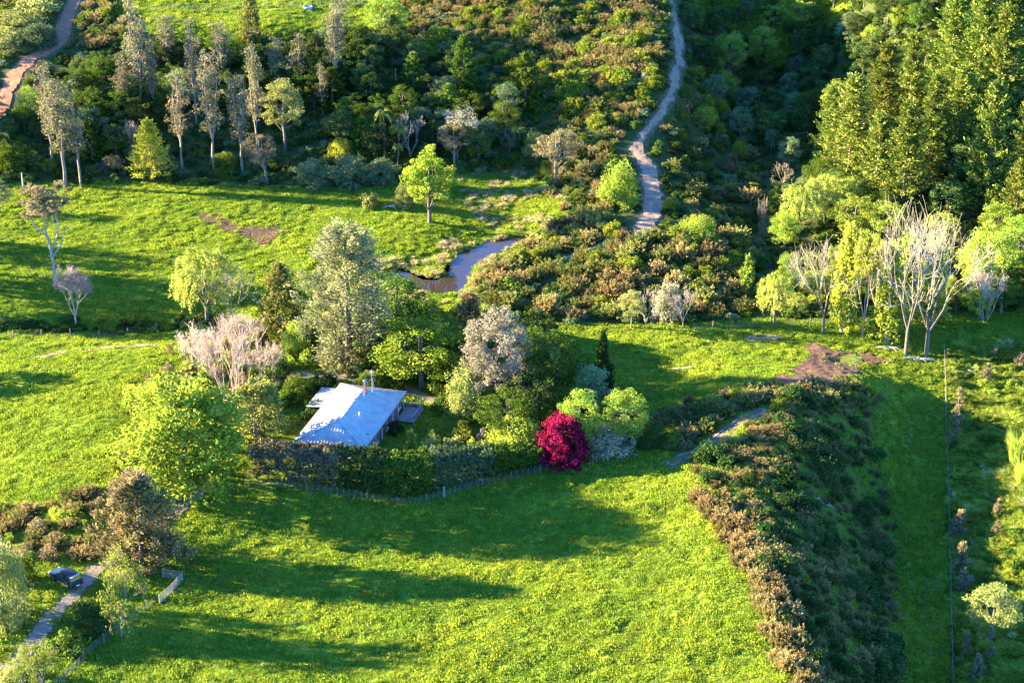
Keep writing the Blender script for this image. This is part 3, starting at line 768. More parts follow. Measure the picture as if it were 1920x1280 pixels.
    box_obj('number_plate', (-2.462, -2.442, -0.22, 0.22, 0.45, 0.57), M_PLATE, root)
build_car()

# ------------------------------------------------------------------ fences
def post_mesh(w, h, seed=0):
    bm = bmesh.new(); cyl(bm, (0, 0, -0.3), (0, 0, h), w / 2, w / 2 * 0.9, 6)
    me = bpy.data.meshes.new('post'); bm.to_mesh(me); bm.free(); return me
_post = post_mesh(0.16, 1.25); _post.materials.append(M_POST)
_batten = post_mesh(0.075, 1.12); _batten.materials.append(M_POST)
_postp = post_mesh(0.20, 1.35); _postp.materials.append(M_POSTP)
_strain = post_mesh(0.34, 1.5); _strain.materials.append(M_POSTP)

def along(P, step):
    out = []; P = [np.array(p) for p in P]
    carry = 0.0
    for a, b in zip(P[:-1], P[1:]):
        L_ = np.linalg.norm(b - a); t = carry
        while t < L_:
            out.append(a + (b - a) * t / L_); t += step
        carry = t - L_
    return out

def fence(name, pix, label, step=0.85, every=5, wires=5, strainers=(), meshes=(_post, _batten), big=1.0):
    P = poly_at(pix)
    root = link(bpy.data.objects.new(name, None)); root.location = (*P[0], float(ground(*P[0])))
    tag(root, label, 'fence')
    pts = along(P, step)
    base = np.array(root.location)
    for i, p in enumerate(pts):
        isp = i % every == 0
        m = meshes[0] if isp else meshes[1]
        if i in strainers: m = _strain
        o = link(bpy.data.objects.new('post' if isp else 'batten', m), root)
        o.location = (p[0] - base[0], p[1] - base[1], float(ground(*p)) - base[2])
        o.rotation_euler = (random.gauss(0, 0.04), random.gauss(0, 0.04), random.random() * 6)
        s = random.uniform(0.93, 1.07); o.scale = (big, big, s)
    for k in range(wires):
        tb = Tubes(); z = 0.22 + 0.2 * k
        q = [np.array([p[0] - base[0], p[1] - base[1], float(ground(*p)) - base[2] + z]) for p in pts[::2]]
        if len(q) > 1:
            tb.path(q, 0.012, 0.012)
            link(bpy.data.objects.new('wire', tb.mesh('wire', M_WIRE, 3)), root)
    return root
# ------------------------------------------------------------------ plant prototypes
def unit(v):
    return v / (np.linalg.norm(v, axis=-1, keepdims=True) + 1e-9)

def rand_dirs(n):
    return unit(rng.normal(size=(n, 3)))

class Leaves:
    """a cloud of small leaf faces: centre, long axis, face normal, length, width, tint"""
    def __init__(self):
        self.C, self.U, self.N, self.S, self.W, self.T = [], [], [], [], [], []
    def add(self, C, U, N, length, width, tint):
        n = len(C)
        self.C.append(C); self.U.append(U); self.N.append(N)
        self.S.append(np.broadcast_to(np.asarray(length, float), (n,))); self.W.append(np.broadcast_to(np.asarray(width, float), (n,)))
        self.T.append(np.broadcast_to(np.asarray(tint, float), (n,)))
    def puffs(self, centers, radii, per, size=(0.28, 0.2), squash=0.8, out=0.6, up=0.15, shell=0.45, tint=None):
        centers = np.asarray(centers, float); m = len(centers)
        radii = np.broadcast_to(np.asarray(radii, float), (m,))
        d = rand_dirs(m * per)
        d[:, 2] = d[:, 2] * squash
        rr = np.repeat(radii, per) * (shell + (1 - shell) * rng.random(m * per) ** 0.6)
        stretch = rng.uniform(0.62, 1.4, (m, 3)) * np.array([1, 1, 0.85])
        C = np.repeat(centers, per, 0) + d * rr[:, None] * np.repeat(stretch, per, 0)
        Nn = unit(unit(d) * out + rand_dirs(m * per) * (1 - out * 0.5) + np.array([0, 0, up]))
        U = unit(np.cross(Nn, rand_dirs(m * per)))
        k = 0.7 + 0.6 * rng.random(m * per)
        t = np.clip(np.repeat(rng.random(m) * 0.5, per) + rng.random(m * per) * 0.5, 0, 1) if tint is None else tint(C, d)
        self.add(C, U, Nn, size[0] * k, size[1] * k, t)
    def strands(self, starts, dirs, lengths, per, size, sag=0.0, tip_tint=True, spread=0.08, base_t=0.0, jt=0.3, lo=0.0):
        """leaves set along straight or sagging shoots"""
        m = len(starts)
        s = lo + (1 - lo) * rng.random(m * per)
        L_ = np.repeat(np.broadcast_to(np.asarray(lengths, float), (m,)), per)
        D = np.repeat(np.asarray(dirs, float), per, 0); S0 = np.repeat(np.asarray(starts, float), per, 0)
        C = S0 + D * (L_ * s)[:, None]
        C[:, 2] -= sag * L_ * s * s
        C += rng.normal(size=C.shape) * spread
        U = unit(D + rand_dirs(m * per) * 0.55 + np.array([0, 0, -sag])[None] * s[:, None])
        Nn = unit(np.cross(U, rand_dirs(m * per)))
        k = 0.7 + 0.6 * rng.random(m * per)
        t = np.clip(base_t + (s if tip_tint else 0.3) * 0.8 + (rng.random(m * per) - 0.5) * jt, 0, 1)
        self.add(C, U, Nn, size[0] * k, size[1] * k, t)
    def mesh(self, name, mat):
        C = np.concatenate(self.C); U = np.concatenate(self.U); Nn = np.concatenate(self.N)
        S = np.concatenate(self.S)[:, None]; W = np.concatenate(self.W)[:, None]; T = np.concatenate(self.T)
        B = np.cross(Nn, U)
        V = np.stack([C - U * S * 0.5, C + B * W * 0.5 + U * S * 0.05, C + U * S * 0.5, C - B * W * 0.5 + U * S * 0.05], 1).reshape(-1, 3)
        F = np.arange(len(V)).reshape(-1, 4)
        return np_mesh(name, V, F, mat, T)

class Tubes:
    def __init__(self):
        self.s = []
    def seg(self, a, b, r0, r1):
        self.s.append((*a, *b, r0, r1))
    def path(self, pts, r0, r1):
        n = len(pts) - 1
        for i in range(n):
            self.seg(pts[i], pts[i + 1], r0 + (r1 - r0) * i / n, r0 + (r1 - r0) * (i + 1) / n)
    def mesh(self, name, mat, sides=5):
        A = np.array(self.s, float)
        a = A[:, 0:3]; b = A[:, 3:6]
        d = unit(b - a)
        ref = np.where(np.abs(d[:, 2:3]) < 0.9, np.array([[0, 0, 1.0]]), np.array([[1.0, 0, 0]]))
        u = unit(np.cross(d, ref)); v = np.cross(d, u)
        ang = np.arange(sides) / sides * 2 * np.pi
        ring = np.cos(ang)[None, :, None] * u[:, None] + np.sin(ang)[None, :, None] * v[:, None]
        b2 = b + d * A[:, 7:8] * 0.4
        V = np.concatenate([a[:, None] + ring * A[:, 6][:, None, None], b2[:, None] + ring * A[:, 7][:, None, None]], 1)
        n = len(A); base = (np.arange(n) * 2 * sides)[:, None]
        k = np.arange(sides)
        F = np.stack([base + k, base + (k + 1) % sides, base + sides + (k + 1) % sides, base + sides + k], -1).reshape(-1, 4)
        return np_mesh(name, V.reshape(-1, 3), F, mat, smooth=True)

def grow(tb, p, d, L, r, depth, spread=0.6, kids=3, up=0.25, tips=None, shrink=0.68, wig=0.12, rmin=0.012):
    """a branch that forks: used for trunks, limbs and bare crowns"""
    p = np.asarray(p, float); d = unit(np.asarray(d, float))
    n = 3
    pts = [p]
    for i in range(n):
        d = unit(d + rng.normal(size=3) * wig + np.array([0, 0, up * 0.12]))
        pts.append(pts[-1] + d * L / n)
    r1 = max(r * 0.62, rmin)
    tb.path(pts, r, r1)
    if depth == 0:
        if tips is not None: tips.append(pts[-1])
        return
    for k in range(kids):
        s = rng.uniform(0.45, 1.0) if k else 1.0
        q = pts[1] + (pts[-1] - pts[1]) * s if s < 1 else pts[-1]
        ax = unit(np.cross(d, rng.normal(size=3)))
        a = rng.uniform(0.35, 1.0) * spread
        nd = unit(d * math.cos(a) + ax * math.sin(a) + np.array([0, 0, up * 0.5]))
        grow(tb, q, nd, L * shrink * rng.uniform(0.8, 1.2), max(r1 * (0.85 if k == 0 else 0.62), rmin), depth - 1, spread, kids, up, tips, shrink, wig, rmin)

# bark and leaf colours
BARK = solid_mat('grey_bark', (0.15, 0.12, 0.095), (0.08, 0.065, 0.05), 4.0, 0.9, bump=0.3)
BARK_PALE = solid_mat('pale_bark', (0.24, 0.195, 0.15), (0.13, 0.105, 0.08), 3.0, 0.85, bump=0.2)
BARK_WHITE = solid_mat('white_bark', (0.38, 0.32, 0.25), (0.24, 0.20, 0.155), 3.0, 0.85)
BARK_PINK = solid_mat('pinkish_twigs', (0.50, 0.36, 0.28), (0.33, 0.24, 0.19), 3.0, 0.85)
BARK_DARK = solid_mat('dark_bark', (0.10, 0.075, 0.055), (0.05, 0.04, 0.03), 4.0, 0.9)
LM = {
    'lime': leaf_mat('lime_leaves', (0.10, 0.19, 0.010), (0.36, 0.42, 0.030), 0.40, var=0.12),
    'lime2': leaf_mat('fresh_leaves', (0.11, 0.20, 0.016), (0.37, 0.42, 0.060), 0.38, var=0.18),
    'green': leaf_mat('green_leaves', (0.028, 0.068, 0.010), (0.13, 0.185, 0.024), 0.30),
    'dark': leaf_mat('dark_leaves', (0.016, 0.045, 0.012), (0.070, 0.115, 0.025), 0.25),
    'bush': leaf_mat('bush_leaves', (0.022, 0.054, 0.014), (0.15, 0.175, 0.042), 0.28, cm=(0.055, 0.092, 0.022), var=0.45),
    'blue': leaf_mat('bluish_leaves', (0.045, 0.095, 0.038), (0.20, 0.25, 0.11), 0.28),
    'pale': leaf_mat('pale_leaves', (0.11, 0.155, 0.030), (0.40, 0.40, 0.12), 0.32),
    'olive': leaf_mat('olive_leaves', (0.075, 0.080, 0.035), (0.34, 0.28, 0.175), 0.28, cm=(0.165, 0.155, 0.080), var=0.2),
    'cypress': leaf_mat('cypress_leaves', (0.090, 0.110, 0.035), (0.36, 0.32, 0.165), 0.30, var=0.1),
    'totara': leaf_mat('totara_leaves', (0.060, 0.085, 0.015), (0.32, 0.28, 0.075), 0.28, var=0.15),
    'kanuka': leaf_mat('kanuka_leaves', (0.09, 0.085, 0.035), (0.35, 0.265, 0.15), 0.28, cm=(0.19, 0.155, 0.078), var=0.15),
    'gorse': leaf_mat('gorse_shoots', (0.030, 0.055, 0.010), (0.40, 0.265, 0.120), 0.25, cm=(0.15, 0.140, 0.040), var=0.35),
    'gorse_green': leaf_mat('gorse_green_shoots', (0.034, 0.068, 0.012), (0.30, 0.25, 0.085), 0.25, cm=(0.11, 0.14, 0.028), var=0.35),
    'pine': leaf_mat('pine_needles', (0.050, 0.090, 0.012), (0.39, 0.39, 0.080), 0.30, cm=(0.16, 0.205, 0.030), var=0.25),
    'gold': leaf_mat('golden_needles', (0.22, 0.28, 0.006), (0.62, 0.62, 0.03), 0.35, var=0.1),
    'red': leaf_mat('red_leaves', (0.045, 0.004, 0.014), (0.42, 0.026, 0.10), 0.32, cm=(0.16, 0.008, 0.034), var=0.05),
    'grey': leaf_mat('silver_leaves', (0.10, 0.105, 0.055), (0.40, 0.335, 0.235), 0.25, var=0.1),
    'white': leaf_mat('white_blossom', (0.16, 0.18, 0.075), (0.54, 0.50, 0.33), 0.30, var=0.1),
    'willow': leaf_mat('willow_leaves', (0.15, 0.21, 0.025), (0.46, 0.46, 0.10), 0.38, var=0.15),
    'yellow': leaf_mat('yellow_green_leaves', (0.17, 0.235, 0.012), (0.48, 0.50, 0.065), 0.38, var=0.1),
    'frond': leaf_mat('fern_fronds', (0.07, 0.13, 0.015), (0.34, 0.36, 0.06), 0.35),
    'dry': leaf_mat('dry_tussock', (0.26, 0.20, 0.085), (0.62, 0.52, 0.30), 0.3),
    'rush': leaf_mat('rushes', (0.10, 0.17, 0.015), (0.38, 0.42, 0.06), 0.35),
    'lilac': leaf_mat('lilac_blossom', (0.20, 0.16, 0.16), (0.66, 0.50, 0.58), 0.3),
    'grass': leaf_mat('grass_blades', (0.095, 0.165, 0.006), (0.46, 0.44, 0.045), 0.38, cm=(0.26, 0.315, 0.014), var=0.25),
    'moss': leaf_mat('mossy_leaves', (0.06, 0.10, 0.010), (0.34, 0.34, 0.04), 0.34, cm=(0.15, 0.19, 0.020), var=0.1),
    'drab': leaf_mat('drab_leaves', (0.055, 0.060, 0.018), (0.33, 0.235, 0.115), 0.28, cm=(0.15, 0.13, 0.05), var=0.1),
    'twig': leaf_mat('fine_twigs', (0.26, 0.19, 0.14), (0.60, 0.48, 0.38), 0.1),
}

PROTO = {}          # kind -> list of (trunk mesh or None, crown mesh, reference height, reference half width)

def reg(kind, trunk, crown, h, r, branches=None):
    V = []
    for m in (crown, branches) if (crown or branches) else (trunk,):
        if m is not None:
            a = np.empty(len(m.vertices) * 3, np.float32); m.vertices.foreach_get('co', a); V.append(a.reshape(-1, 3))
    V = np.concatenate(V)
    h = float(np.percentile(V[:, 2], 99.7)); r = float(np.percentile(np.hypot(V[:, 0], V[:, 1]), 97.5))
    PROTO.setdefault(kind, []).append((trunk, crown, h, r, branches))

def crown_points(n, cz, rx, rz, inner=0.55, zpow=1.0, low=-1.0):
    d = rand_dirs(n * 2); d = d[d[:, 2] > low][:n]
    rr = inner + (1 - inner) * rng.random(len(d)) ** 0.5
    return np.stack([d[:, 0] * rx * rr, d[:, 1] * rx * rr, cz + d[:, 2] * rz * rr], 1)

def limbs(tb, targets, top_z, trunk_r, bend=0.4, frac=(0.25, 0.75)):
    for c in targets:
        z0 = top_z * rng.uniform(*frac)
        a = np.array([0, 0, min(z0, c[2] * 0.9)])
        mid = (a + c) / 2 + np.array([0, 0, -bend * 0.3]) + rng.normal(size=3) * 0.15
        tb.path([a, mid, c], trunk_r * 0.4, 0.03)

def make_broadleaf(kind, mat, n=3, H=10.0, r=4.2, npuff=60, per=85, leaf=(0.34, 0.25), bark=BARK, trunk_h=0.32, cz=0.60, rz=0.40, pr=(0.7, 1.35), squash=0.75, low=-0.75, inner=0.5):
    for i in range(n):
        P = crown_points(npuff, H * cz, r * 0.86, H * rz * 0.90, inner, low=low)
        P[:, :2] *= (0.85 + 0.3 * rng.random((len(P), 1)))
        lv = Leaves()
        lv.puffs(P, rng.uniform(pr[0], pr[1], len(P)), per, leaf, squash)
        tb = Tubes()
        pts = [np.array([0, 0, -0.3]), np.array([0.05, 0.03, H * trunk_h * 0.5]), np.array([-0.05, 0.08, H * trunk_h]), np.array([0.1, 0, H * (cz + 0.1)]), np.array([0, 0.1, H * (cz + rz * 0.6)])]
        tb.path(pts, 0.034 * H, 0.006 * H)
        limbs(tb, P[rng.choice(len(P), min(16, len(P)), False)], H * (cz + 0.1), 0.026 * H, frac=(trunk_h * 0.9, 0.95))
        reg(kind, tb.mesh(kind + '_trunk', bark, 6), lv.mesh(kind + '_crown', LM[mat]), H, r)

make_broadleaf('lime', 'lime', 1, npuff=190, per=120, leaf=(0.22, 0.17), inner=0.22, trunk_h=0.14, cz=0.48, rz=0.54, low=-1.0, pr=(0.6, 1.15))
make_broadleaf('field', 'lime', 1, npuff=75, per=110, leaf=(0.24, 0.18), trunk_h=0.25, cz=0.60, rz=0.40, pr=(0.55, 1.0), r=4.0)
make_broadleaf('green', 'green', 3, npuff=66, per=120, leaf=(0.25, 0.17))
make_broadleaf('bush', 'bush', 4, npuff=56, per=110, leaf=(0.29, 0.19), cz=0.58, rz=0.42, bark=BARK_DARK)
make_broadleaf('yellowbush', 'lime2', 3, npuff=66, per=120, leaf=(0.25, 0.17), cz=0.55, rz=0.45)
make_broadleaf('pale', 'pale', 2, npuff=56, per=130, leaf=(0.25, 0.15), cz=0.6, rz=0.38, pr=(0.8, 1.3), squash=0.45)
make_broadleaf('bluebush', 'blue', 2, npuff=56, per=110, leaf=(0.26, 0.17), cz=0.55, rz=0.43)
make_broadleaf('silver', 'grey', 1, npuff=130, per=110, leaf=(0.24, 0.11), cz=0.55, rz=0.46, inner=0.35, pr=(0.5, 1.0))
make_broadleaf('roundtree', 'totara', 1, npuff=80, per=85, leaf=(0.30, 0.22), cz=0.52, rz=0.48, low=-0.95)
make_broadleaf('layered', 'moss', 1, npuff=90, per=100, squash=0.28, pr=(0.8, 1.4), cz=0.52, rz=0.46, leaf=(0.26, 0.18))
make_broadleaf('kanuka', 'kanuka', 2, H=9, r=4.0, npuff=70, per=90, leaf=(0.26, 0.10), cz=0.66, rz=0.33, squash=0.5, pr=(0.5, 1.0), bark=BARK_PALE, trunk_h=0.35)
make_broadleaf('whitebloom', 'white', 1, npuff=60, per=80, leaf=(0.34, 0.12), cz=0.55, rz=0.45)

# dome shaped shrubs that meet the ground
def make_shrub(kind, mat, n=3, H=2.4, r=1.9, npuff=26, per=55, leaf=(0.26, 0.18), pr=(0.4, 0.75), squash=0.85):
    for i in range(n):
        d = rand_dirs(npuff * 3); d = d[d[:, 2] > -0.05][:npuff]
        k = 0.6 + 0.4 * rng.random((len(d), 1))
        P = d * np.array([r * 0.8, r * 0.8, H * 0.78]) * k
        P[:, 2] += 0.15
        lv = Leaves(); lv.puffs(P, rng.uniform(*pr, len(P)) * H / 2.4, per, leaf, squash)
        tb = Tubes()
        for j in range(6):
            tb.path([np.array([0, 0, -0.15]), P[j % len(P)] * 0.5, P[j % len(P)]], 0.06, 0.02)
        reg(kind, tb.mesh(kind + '_stems', BARK, 4), lv.mesh(kind + '_foliage', LM[mat]), H, r)
make_shrub('shrub_green', 'green'); make_shrub('shrub_dark', 'dark'); make_shrub('shrub_lime', 'lime2'); make_shrub('shrub_blue', 'blue', 2)
make_shrub('shrub_pale', 'pale', 2); make_shrub('shrub_yellow', 'yellow', 2, npuff=34, per=70); make_shrub('shrub_white', 'white', 1, npuff=34, per=60); make_shrub('shrub_brown', 'kanuka', 2, leaf=(0.26, 0.1))
make_shrub('shrub_lilac', 'lilac', 1)
for k_, m_, n_ in (('dome_green', 'green', 2), ('dome_dark', 'dark', 2), ('dome_lime', 'lime2', 2), ('dome_blue', 'blue', 2), ('dome_pale', 'pale', 2), ('dome_yellow', 'yellow', 1), ('dome_white', 'white', 1), ('dome_moss', 'moss', 2), ('dome_brown', 'kanuka', 1)):
    make_shrub(k_, m_, n_, H=6.0, r=4.6, npuff=95, per=90, leaf=(0.26, 0.17), pr=(0.32, 0.55), squash=0.7)
make_shrub('maple', 'red', 1, H=2.4, r=1.9, npuff=170, per=90, leaf=(0.10, 0.065), pr=(0.20, 0.38), squash=0.55)
make_shrub('hedge_bush', 'bush', 3, npuff=34, per=60)
make_shrub('shrub_moss', 'moss', 3, npuff=36, per=70, leaf=(0.22, 0.15))

# gorse: domes of upright shoots with brown tips
def make_gorse(kind, mat, n=4, H=1.9, r=1.6, shoots=170, per=28):
    for i in range(n):
        d = rand_dirs(shoots * 3); d = d[d[:, 2] > 0.0][:shoots]
        lob = 0.75 + 0.35 * np.sin(np.arctan2(d[:, 1], d[:, 0]) * 3 + i * 1.7) * 0.6 + 0.12 * rng.random(len(d))
        S0 = d * np.array([r * 0.55, r * 0.55, H * 0.45]) * (lob * rng.uniform(0.5, 1.0, len(d)))[:, None]
        dirs = unit(d * np.array([0.8, 0.8, 0.5]) + np.array([0, 0, 0.65]) + rng.normal(size=d.shape) * 0.2)
        lv = Leaves(); lv.strands(S0, dirs, rng.uniform(0.25, 1.0, len(d)), per, (0.17, 0.06), 0.0, True, 0.05, 0.02, 0.45)
        reg(kind, None, lv.mesh(kind + '_shoots', LM[mat]), H, r)
make_gorse('gorse', 'gorse', 4); make_gorse('gorse_green', 'gorse_green', 3)

# slender pale trunked trees of the hill
def make_slender(n=4):
    for i in range(n):
        H, r = 16.0, 1.9
        lv, tb = Leaves(), Tubes()
        leaders = rng.integers(3, 6)
        P = []
        base = [np.array([0, 0, -0.4]), np.array([0.1, 0, H * 0.16]), np.array([0.0, 0.1, H * 0.28])]
        tb.path(base, 0.22, 0.16)
        for k in range(leaders):
            a = k / leaders * 6.28 + rng.random(); off = rng.uniform(0.4, 1.0)
            top = H * rng.uniform(0.78, 1.0) if k else H
            pts = [base[2]]
            for q in (0.35, 0.7, 1.0):
                pts.append(np.array([math.cos(a) * off * min(1, q * 1.6), math.sin(a) * off * min(1, q * 1.6), H * 0.28 + (top - H * 0.28) * q]) + rng.normal(size=3) * 0.12)
            tb.path(pts, 0.15, 0.03)
            for j in range(26):
                s = rng.uniform(0.12, 1.0)
                m = pts[1] if s < 0.35 else pts[2]
                c = pts[0] + (pts[3] - pts[0]) * s
                w = r * 0.55 * (1.05 - 0.75 * abs(s - 0.35))
                e = c + np.array([rng.normal() * w * 0.6, rng.normal() * w * 0.6, 0.5])
                P.append(e)
                if j % 2 == 0: tb.path([c, (c + e) / 2 + [0, 0, 0.1], e], 0.04, 0.015)
        P = np.array(P)
        lv.puffs(P, rng.uniform(0.4, 0.8, len(P)), 32, (0.28, 0.14), 1.2, 0.4)
        reg('slender', tb.mesh('slender_trunk', BARK_PALE, 5), lv.mesh('slender_crown', LM['olive']), H, r)
make_slender()

# lone tall tree with a forked white trunk and a flat cloud crown
def make_cloud():
    H, r = 18.0, 4.4
    tb, lv, tips = Tubes(), Leaves(), []
    tb.path([np.array([0, 0, -0.4]), np.array([0.1, 0, 4.0]), np.array([-0.15, 0.1, 7.0])], 0.27, 0.22)
    grow(tb, (-0.15, 0.1, 7.0), (-0.25, 0, 1), 4.2, 0.19, 3, 0.55, 3, 0.5, tips, 0.66)
    grow(tb, (0, 0.1, 6.0), (0.5, 0.2, 1), 3.6, 0.2, 2, 0.6, 3, 0.5, tips, 0.7)
    tb.path([np.array([0.1, 0, 5.0]), np.array([1.5, 0.1, 6.6]), np.array([2.2, 0, 9.0]), np.array([3.6, 0.1, 10.2])], 0.16, 0.05)
    tb.path([np.array([0, 0, 8.0]), np.array([-2.2, 0.1, 10.2]), np.array([-3.2, 0.1, 12.5])], 0.16, 0.05)
    T_ = np.array(tips); T_ = T_[T_[:, 2] > 10]
    T_ = np.vstack([T_, crown_points(44, 15.0, 4.2, 2.2, 0.3), crown_points(8, 12.4, 1.2, 0.9, 0.3) + np.array([-3.0, 0, 0])])
    lv.puffs(T_, rng.uniform(0.5, 1.0, len(T_)), 110, (0.34, 0.16), 0.5, 0.5)
    reg('cloud', tb.mesh('cloud_trunk', BARK_WHITE, 6), lv.mesh('cloud_crown', LM['kanuka']), H, r)
make_cloud()

# pines: whorls of upturned branches
def make_pine(kind, mat, n=3, H=18.0, r=4.2, low=0.08, droop=0.0, whorls=24, per=46, leaf=(0.48, 0.14), power=0.72, bark=BARK, rough=(0.40, 1.20)):
    for i in range(n):
        tb, lv = Tubes(), Leaves()
        tb.path([np.array([0, 0, -0.4]), np.array([0.05, 0.05, H * 0.5]), np.array([0, 0, H * 0.97])], 0.017 * H, 0.03)
        S, D, Ls = [], [], []
        for k in range(whorls):
            s = low + (0.98 - low) * (k + rng.uniform(-0.2, 0.2)) / whorls
            nb = rng.integers(5, 8)
            a0 = rng.random() * 6.28
            for b in range(nb):
                a = a0 + b / nb * 6.28 + rng.normal() * 0.2
                Lb = r * (1 - s) ** power * rng.uniform(*rough) + 0.3
                p = np.array([0, 0, H * s]); up = rng.uniform(0.05, 0.4) - droop
                d = unit(np.array([math.cos(a), math.sin(a), up]))
                mid = p + d * Lb * 0.6; e = mid + unit(d + np.array([0, 0, 0.7 - droop * 1.6])) * Lb * 0.4
                tb.path([p, mid, e], 0.035, 0.012)
                S += [p + d * Lb * 0.15, mid]; D += [d, unit(e - mid)]; Ls += [Lb * 0.48, Lb * 0.5]
        lv.strands(np.array(S), np.array(D), np.array(Ls), per // 2, leaf, 0.0, False, 0.22 if H > 10 else 0.15, 0.0, 1.6)
        lv.strands(np.array([[0, 0, H * 0.93]]), np.array([[0, 0, 1.0]]), [H * 0.07], 60, (0.35, 0.1), spread=0.08, tip_tint=False, jt=1.0)
        reg(kind, tb.mesh(kind + '_trunk', bark, 4), lv.mesh(kind + '_crown', LM[mat]), H, r)
make_pine('pine', 'pine', 5, per=104, low=0.04, whorls=19)
make_pine('golden', 'gold', 1, H=8.0, r=3.4, low=0.05, droop=0.22, whorls=22, per=80, leaf=(0.26, 0.09), power=0.9, rough=(0.75, 1.08))

# tall grey cypress of feathery sprays, dark totara, clipped cone
def make_spray(kind, mat, H, r, npuff, per, prof, leaf=(0.32, 0.10), n=1, bark=BARK, low=0.06, jt=1.0, slen=1.2, upw=0.55):
    for i in range(n):
        tb, lv = Tubes(), Leaves()
        tb.path([np.array([0, 0, -0.4]), np.array([0.1, 0, H * 0.5]), np.array([0, 0.1, H * 0.95])], 0.03 * H, 0.05)
        S, D, Ls = [], [], []
        for k in range(npuff):
            s = low + (1 - low) * rng.random() ** 1.15
            a = rng.random() * 6.28
            R_ = r * prof(s) * rng.uniform(0.45, 1.0) * (0.86 + 0.2 * math.sin(a * 3 + s * 9))
            p = np.array([math.cos(a) * R_, math.sin(a) * R_, H * s * 0.97])
            d = unit(np.array([math.cos(a), math.sin(a), 0]) * (1 - upw) + np.array([0, 0, upw]) + rng.normal(size=3) * 0.18)
            S.append(p - d * slen * 0.7); D.append(d); Ls.append(slen * rng.uniform(0.7, 1.3))
            if k % 6 == 0: tb.path([np.array([0, 0, H * s * 0.85]), p], 0.06, 0.02)
        lv.strands(np.array(S), np.array(D), np.array(Ls), per, leaf, 0.15, True, slen * 0.13, 0.0, jt * 0.5)
        reg(kind, tb.mesh(kind + '_trunk', bark, 5), lv.mesh(kind + '_crown', LM[mat]), H, r)
make_spray('cypress', 'cypress', 21.0, 6.2, 620, 40, lambda s: (0.62 + 0.5 * math.sin(min(1, s * 1.5) * 2.4)) * (1 - max(0, s - 0.62) * 1.2), leaf=(0.46, 0.16), slen=1.9, upw=0.42)
make_spray('totara', 'totara', 10.5, 4.2, 260, 32, lambda s: 1.15 * (1 - s) ** 0.55, leaf=(0.38, 0.18), slen=1.3)
make_spray('cone', 'dark', 8.0, 1.8, 190, 34, lambda s: 1.05 * (1 - s) ** 0.8, leaf=(0.26, 0.14), slen=0.7, upw=0.8)
make_spray('brownconifer', 'drab', 9.5, 4.4, 360, 40, lambda s: 1.05 * math.sqrt(max(0.02, 1 - s * s)), leaf=(0.40, 0.14), slen=1.5, upw=0.5)
make_spray('smallcone', 'lime2', 4.5, 1.6, 90, 34, lambda s: 1.1 * (1 - s) ** 0.7, leaf=(0.24, 0.12), slen=0.8, n=2)
make_spray('column', 'yellow', 12.0, 2.0, 200, 30, lambda s: 1.1 * (1 - s * 0.75), leaf=(0.30, 0.18), slen=1.2, upw=0.75, low=0.12, bark=BARK_PALE, n=2)
make_spray('brownspike', 'kanuka', 3.0, 0.8, 40, 40, lambda s: 1.1 * (1 - s) ** 0.4, leaf=(0.20, 0.06), slen=0.6, upw=0.8, n=2)
make_spray('talltree', 'green', 12.0, 3.2, 240, 30, lambda s: 1.2 * (1 - s) ** 0.5, leaf=(0.34, 0.22), slen=1.2, upw=0.6, n=2)

def make_willow():
    H, r = 9.5, 4.6
    tb, lv = Tubes(), Leaves()
    tips = []
    tb.path([np.array([0, 0, -0.3]), np.array([0.1, 0, 2.0])], 0.3, 0.24)
    for a in np.arange(5) * 1.26:
        grow(tb, (0, 0, 2.0), (math.cos(a) * 0.6, math.sin(a) * 0.6, 1), 3.0, 0.15, 2, 0.6, 3, 0.3, tips)
    P = np.vstack([np.array(tips), crown_points(150, 5.4, 4.0, 4.0, 0.55, low=-0.5)])
    out = P * np.array([1, 1, 0]); out = unit(out + rng.normal(size=P.shape) * 0.3) * 0.5 + np.array([0, 0, 0.35])
    lv.strands(P, out, rng.uniform(0.9, 2.0, len(P)), 52, (0.30, 0.12), 0.95, True, 0.16, 0.1, 0.5)
    reg('willow', tb.mesh('willow_trunk', BARK, 5), lv.mesh('willow_crown', LM['willow']), H, r)
make_willow(); make_willow()

